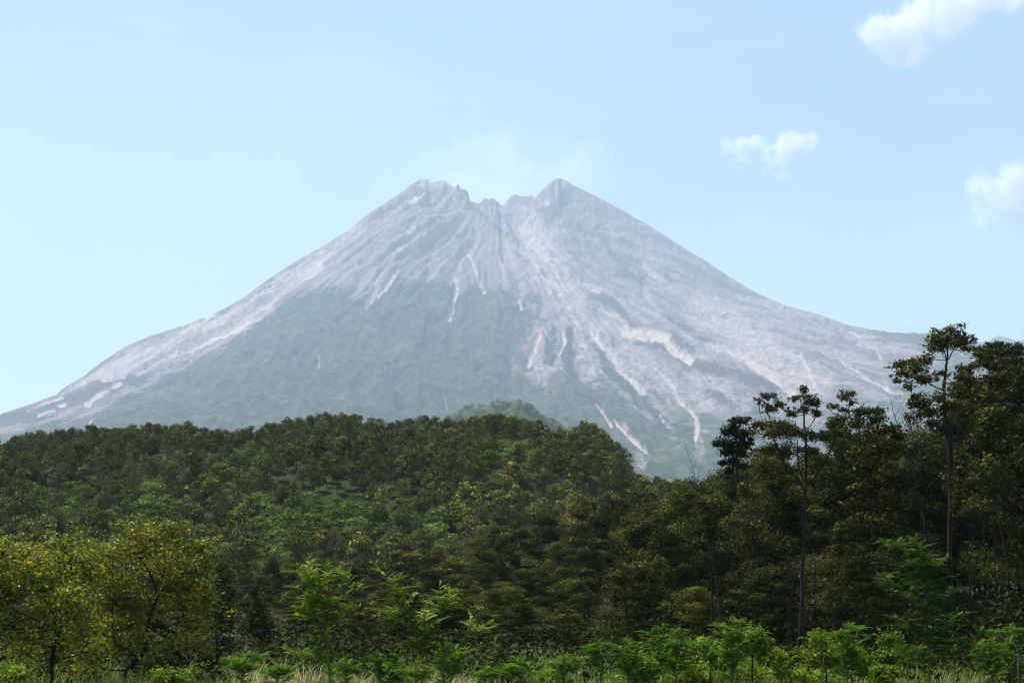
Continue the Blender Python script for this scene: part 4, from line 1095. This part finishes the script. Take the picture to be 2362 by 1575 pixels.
# ------------------------------------------------------------------ bushes at the foot of the grove
BG = (0.125, 0.185, 0.014)
bush_spots = [(1640, 1505, 58, 36, 'leafy bush left of the forked tree'), (1735, 1482, 48, 38, 'bright leafy bush crowning the thicket left of the forked tree'), (1600, 1550, 60, 30, 'low bush at the bottom left of the thicket'), (1700, 1548, 66, 30, 'low bush in front of the forked tree foot'),
              (1800, 1530, 40, 36, 'bush hugging the forked tree foot'), (1905, 1492, 56, 44, 'large bright bush right of the forked tree'), (1965, 1525, 56, 44, 'bush right of the large bright bush'), (1480, 1545, 58, 36, 'bush at the left end of the thicket'),
              (1545, 1520, 36, 28, 'small bush behind the thicket'), (1870, 1560, 60, 22, 'lowest bright bush under the large bright bush'), (2040, 1560, 50, 26, 'dark bush at the bottom below the tall shaded sapling'), (2060, 1490, 40, 34, 'dim bush left of the tall shaded sapling'),
              (2330, 1550, 40, 40, 'dim bush in the bottom right corner'), (895, 1540, 44, 30, 'dark green bush beside the pale grass'), (1270, 1560, 46, 24, 'low bush at the bottom centre'), (20, 1545, 40, 20, 'low bright weed clump at the bottom left corner'),
              (400, 1560, 50, 22, 'low weed clump under the crooked broadleaf tree')]
for i, (px, py, rx, ry, lab) in enumerate(bush_spots):
    Yb = 36 + 1.7 * (i % 5)
    rb = np.random.default_rng(300 + i)
    cl = [(px + rb.uniform(-0.7, 0.7) * rx, py + rb.uniform(-0.6, 0.9) * ry, rx * rb.uniform(0.3, 0.5), ry * rb.uniform(0.3, 0.5)) for _ in range(11)]
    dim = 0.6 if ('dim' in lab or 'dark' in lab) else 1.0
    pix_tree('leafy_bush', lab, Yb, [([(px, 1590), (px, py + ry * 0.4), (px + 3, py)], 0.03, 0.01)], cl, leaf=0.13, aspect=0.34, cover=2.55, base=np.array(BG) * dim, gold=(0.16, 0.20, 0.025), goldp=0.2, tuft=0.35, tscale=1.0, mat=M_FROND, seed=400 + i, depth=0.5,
             branch_r=0.01, cat='bush', leafname='foliage')
pix_tree('bare_branch', 'bleached forked dead branch leaning at the lower right', 33, [([(2350, 1575), (2345, 1500), (2330, 1480), (2310, 1468), (2288, 1459)], 0.03, 0.008), ([(2347, 1510), (2340, 1530), (2330, 1560)], 0.015, 0.008), ([(2330, 1480), (2345, 1465), (2358, 1470)], 0.012, 0.005)],
         [], seed=70, bark=M_PALEBARK, tscale=1.0, cat='branch')
for i, (px, py, h_, lab) in enumerate([(1655, 1575, 95, 'thin dead stem in the thicket left of the forked tree'), (1895, 1575, 120, 'thin dead stem before the large bright bush'), (1935, 1575, 90, 'bent dead stem right of the large bright bush'), (1560, 1575, 110, 'thin dead stem at the left of the thicket'), (430, 1575, 80, 'dead stem under the crooked broadleaf tree'), (1110, 1575, 100, 'dead stem right of the many-stemmed sapling')]):
    pix_tree('dead_stem', lab, 34, [([(px, py), (px + 6, py - h_ * 0.5), (px + (-1) ** i * 14, py - h_)], 0.014, 0.005), ([(px + 5, py - h_ * 0.5), (px + 22, py - h_ * 0.72)], 0.008, 0.004), ([(px + 4, py - h_ * 0.65), (px - 12, py - h_ * 0.85)], 0.007, 0.003)], [], seed=500 + i, bark=M_PALEBARK, tscale=0.9, cat='stem')
for i, (pts, lab) in enumerate([([(1590, 1465), (1605, 1470), (1612, 1472)], 'short pale twig before the grove trunks'), ([(1575, 1405), (1590, 1418), (1600, 1432)], 'curved pale twig above the short one')]):
    pass

# ------------------------------------------------------------------ grass and undergrowth
def blades(rng, P, h, w, cols, bend=0.4):
    n = len(P)
    a = rng.uniform(0, 6.283, n); d = np.column_stack([np.cos(a), np.sin(a), np.zeros(n)])
    hh = (h * np.exp(rng.normal(0, 0.25, n)))[:, None]
    s = np.column_stack([-d[:, 1], d[:, 0], np.zeros(n)]) * (w / 2)
    p1 = P + np.array([0, 0, 0.6]) * hh + d * hh * bend * 0.25
    p2 = P + np.array([0, 0, 0.92]) * hh + d * hh * bend
    V = np.stack([P - s, P + s, p1 + s * 0.8, p1 - s * 0.8, p2], 1)
    F = []
    b = np.arange(n)[:, None] * 5
    F4 = np.concatenate([b + np.array([[0, 1, 2, 3]]), b + np.array([[3, 2, 4, 4]])])
    V2 = np.concatenate([V, p2[:, None, :] + s[:, None, :] * 0.1], 1)
    b = np.arange(n)[:, None] * 6
    F4 = np.concatenate([b + np.array([[0, 1, 2, 3]]), b + np.array([[3, 2, 5, 4]])])
    return V2.reshape(-1, 3), F4, np.repeat(cols, 6, 0)


rng = np.random.default_rng(77)
A_ = Acc()
for px0, px1, Ya, Yb, h, n in [(540, 740, 34, 46, 0.66, 700), (600, 720, 30, 36, 0.5, 220), (775, 865, 34, 40, 0.6, 420), (980, 1100, 36, 44, 0.5, 500), (1650, 1720, 30, 36, 0.6, 300)]:
    y = rng.uniform(Ya, Yb, n); a = ray(rng.uniform(px0, px1, n), 1400)[0]
    P = np.column_stack([a * y, y, np.zeros(n)])
    A_.add(*blades(rng, P, h, 0.022, leaf_cols(rng, n, (0.20, 0.185, 0.09), 0.6, 0.12), 0.8))
tag(link('dry_grass', A_.mesh('dry_grass', [M_GRASS])), kind='stuff', label='pale dry grass tufts at the bottom of the photo')
A_ = Acc()
n = 36000
y = rng.uniform(24, 62, n) ; a = rng.uniform(-0.42, 0.42, n)
keep = fbm(a * y / 3 + 30, y / 3, 3, 3) > 0.40
P = np.column_stack([a * y, y, ground_h(a * y, y)])[keep]
A_.add(*blades(rng, P, 0.42, 0.03, leaf_cols(rng, len(P), (0.11, 0.145, 0.022), 0.35, 0.12), 0.6))
tag(link('green_grass', A_.mesh('green_grass', [M_GRASS])), kind='stuff', label='green weeds and grass on the ground between the saplings')
A_ = Acc()
for i in range(520):
    yb = rng.uniform(44, 150) if i > 250 else rng.uniform(44, 75)
    ab = rng.uniform(-0.45, 0.5)
    hb = rng.uniform(0.5, 1.7)
    c = np.array([ab * yb, yb, hb * 0.45])
    m_ = 170
    P = c + unit(rng.normal(size=(m_, 3))) * (rng.uniform(0.1, 1, m_) ** 0.5)[:, None] * np.array([1.3, 1.3, hb * 0.6])
    V, F = leaves(rng, P, 0.2, 0.09, 0.6)
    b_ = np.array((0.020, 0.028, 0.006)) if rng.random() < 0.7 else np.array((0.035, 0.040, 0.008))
    A_.add(V, F, np.repeat(leaf_cols(rng, m_, b_), 4, 0))
for i in range(420):
    yb = rng.uniform(62, 150); ab = rng.uniform(0.08, 0.52)
    hb = rng.uniform(1.4, 3.6)
    m_ = 260
    P = np.array([ab * yb, yb, hb * 0.45]) + unit(rng.normal(size=(m_, 3))) * (rng.uniform(0.1, 1, m_) ** 0.5)[:, None] * np.array([1.5, 1.5, hb * 0.6])
    V, F = leaves(rng, P, 0.24, 0.11, 0.4)
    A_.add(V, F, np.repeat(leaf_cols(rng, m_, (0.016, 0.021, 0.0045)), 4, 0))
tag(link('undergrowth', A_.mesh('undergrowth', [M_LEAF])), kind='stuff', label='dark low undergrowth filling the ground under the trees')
# ------------------------------------------------------------------ clouds and the crater's steam
def puff(name, label, cat, Y, lobes, dens, scale, seed, thick=0.8, kind=None, lo=0.28, hi=0.95, ragged=4.2, col=(1, 1, 1), aniso=0.3, group=None):
    """lobes: (px, py, rx, ry) ellipsoids merged into one closed hull; ragged density inside"""
    m = Y / FPX; dens = dens / MS; scale = scale / MS; HS = 1.55
    c0 = at(np.mean([l[0] for l in lobes]), np.mean([l[1] for l in lobes]), Y)
    mb = bpy.data.metaballs.new(name + '_hull')
    import bmesh
    V, F, off = [], [], 0
    bm = bmesh.new()
    for i, (px, py, rx, ry) in enumerate(lobes):
        c = at(px, py, Y) - c0
        r = bmesh.ops.create_icosphere(bm, subdivisions=3, radius=1.0)
        for v in r['verts']:
            v.co = Vector((v.co.x * rx * m * HS + c[0], v.co.y * (rx + ry) * 0.5 * m * thick * HS, v.co.z * ry * m * HS + c[2]))
    me = bpy.data.meshes.new(name)
    bm.to_mesh(me); bm.free()
    bpy.data.metaballs.remove(mb)
    mat, N, L = new_mat(name + '_vapour')
    tc = N.new('ShaderNodeTexCoord')
    # density: ragged noise inside, thinning to nothing at the hull of each lobe
    best = None
    for (px, py, rx, ry) in lobes:
        c = at(px, py, Y) - c0
        s = N.new('ShaderNodeVectorMath'); s.operation = 'SUBTRACT'; s.inputs[1].default_value = tuple(c)
        L.new(tc.outputs['Object'], s.inputs[0])
        q = N.new('ShaderNodeVectorMath'); q.operation = 'DIVIDE'; q.inputs[1].default_value = (rx * m * HS, (rx + ry) * 0.5 * m * thick * HS, ry * m * HS)
        L.new(s.outputs[0], q.inputs[0])
        ln = N.new('ShaderNodeVectorMath'); ln.operation = 'LENGTH'; L.new(q.outputs[0], ln.inputs[0])
        if best is None: best = ln.outputs['Value']
        else:
            mn = N.new('ShaderNodeMath'); mn.operation = 'SMOOTH_MIN'; mn.inputs[2].default_value = 0.5
            L.new(best, mn.inputs[0]); L.new(ln.outputs['Value'], mn.inputs[1]); best = mn.outputs[0]
    fall = N.new('ShaderNodeMapRange'); fall.inputs['From Min'].default_value = 1.0; fall.inputs['From Max'].default_value = 0.1
    fall.inputs['To Min'].default_value = 0; fall.inputs['To Max'].default_value = 1
    L.new(best, fall.inputs['Value'])
    nz_ = N.new('ShaderNodeTexNoise'); nz_.inputs['Scale'].default_value = scale; nz_.inputs['Detail'].default_value = 5; nz_.inputs['Roughness'].default_value = 0.66
    mp = N.new('ShaderNodeMapping'); mp.inputs['Location'].default_value = (seed * 131.0, seed * 57.0, 0)
    L.new(tc.outputs['Object'], mp.inputs['Vector']); L.new(mp.outputs[0], nz_.inputs['Vector'])
    n1 = N.new('ShaderNodeMath'); n1.operation = 'MULTIPLY_ADD'; n1.inputs[1].default_value = ragged; n1.inputs[2].default_value = -0.5 * ragged
    L.new(nz_.outputs['Fac'], n1.inputs[0])
    ad = N.new('ShaderNodeMath'); ad.operation = 'MULTIPLY_ADD'; ad.inputs[1].default_value = 1.1
    L.new(fall.outputs[0], ad.inputs[0]); L.new(n1.outputs[0], ad.inputs[2])
    rp = N.new('ShaderNodeMapRange')
    rp.inputs['From Min'].default_value = lo; rp.inputs['From Max'].default_value = hi
    rp.inputs['To Min'].default_value = 0; rp.inputs['To Max'].default_value = dens
    L.new(ad.outputs[0], rp.inputs['Value'])
    ed = N.new('ShaderNodeMapRange'); ed.interpolation_type = 'SMOOTHSTEP'; ed.inputs['From Min'].default_value = 0; ed.inputs['From Max'].default_value = 0.25
    L.new(fall.outputs[0], ed.inputs['Value'])
    mm = N.new('ShaderNodeMath'); mm.operation = 'MULTIPLY'; L.new(rp.outputs[0], mm.inputs[0]); L.new(ed.outputs[0], mm.inputs[1])
    pv = N.new('ShaderNodeVolumePrincipled'); pv.inputs['Color'].default_value = (*col, 1); pv.inputs['Anisotropy'].default_value = aniso
    L.new(mm.outputs[0], pv.inputs['Density'])
    o = N.new('ShaderNodeOutputMaterial'); L.new(pv.outputs[0], o.inputs['Volume'])
    me.materials.append(mat)
    ob = link(name, me, loc=tuple(c0))
    rm = ob.modifiers.new('join_lobes', 'REMESH'); rm.mode = 'VOXEL'; rm.voxel_size = max(ob.dimensions) / 48
    return tag(ob, label, cat, group, kind)


puff('cloud', 'long bright white cloud cut by the top right edge of the sky', 'cloud', 6500 * MS,
     [(2012, 74, 36, 30), (2075, 66, 64, 46), (2135, 45, 76, 52), (2200, 15, 86, 48), (2280, -20, 90, 42), (2085, 112, 56, 36)], 0.0098, 0.006, 1)
puff('cloud', 'small torn white cloud, left one of the pair over the right slope', 'cloud', 7000 * MS,
     [(1715, 330, 42, 16), (1690, 348, 30, 14), (1710, 370, 22, 18), (1745, 335, 24, 12)], 0.0098, 0.009, 2)
puff('cloud', 'small white cloud, right one of the pair over the right slope', 'cloud', 7000 * MS,
     [(1810, 335, 52, 30), (1845, 325, 34, 22), (1790, 370, 30, 22), (1770, 390, 26, 14), (1800, 408, 22, 12)], 0.0098, 0.009, 3)
puff('cloud', 'round white cloud cut by the right edge of the photo', 'cloud', 7000 * MS,
     [(2310, 430, 60, 46), (2290, 470, 50, 46), (2350, 420, 60, 50), (2340, 490, 60, 40), (2385, 450, 60, 50)], 0.0098, 0.008, 4)
puff('steam', 'faint pale steam drifting from the crater between the two peaks', 'steam', 5560 * MS,
     [(965, 398, 30, 18), (985, 380, 30, 20), (1060, 400, 80, 30), (1130, 365, 120, 60), (1200, 400, 110, 55), (1310, 370, 110, 50), (1135, 440, 230, 70)], 0.0014, 0.008, 5, kind='stuff', lo=0.2, hi=1.1, ragged=3.6, col=(0.95, 1.0, 1.0))
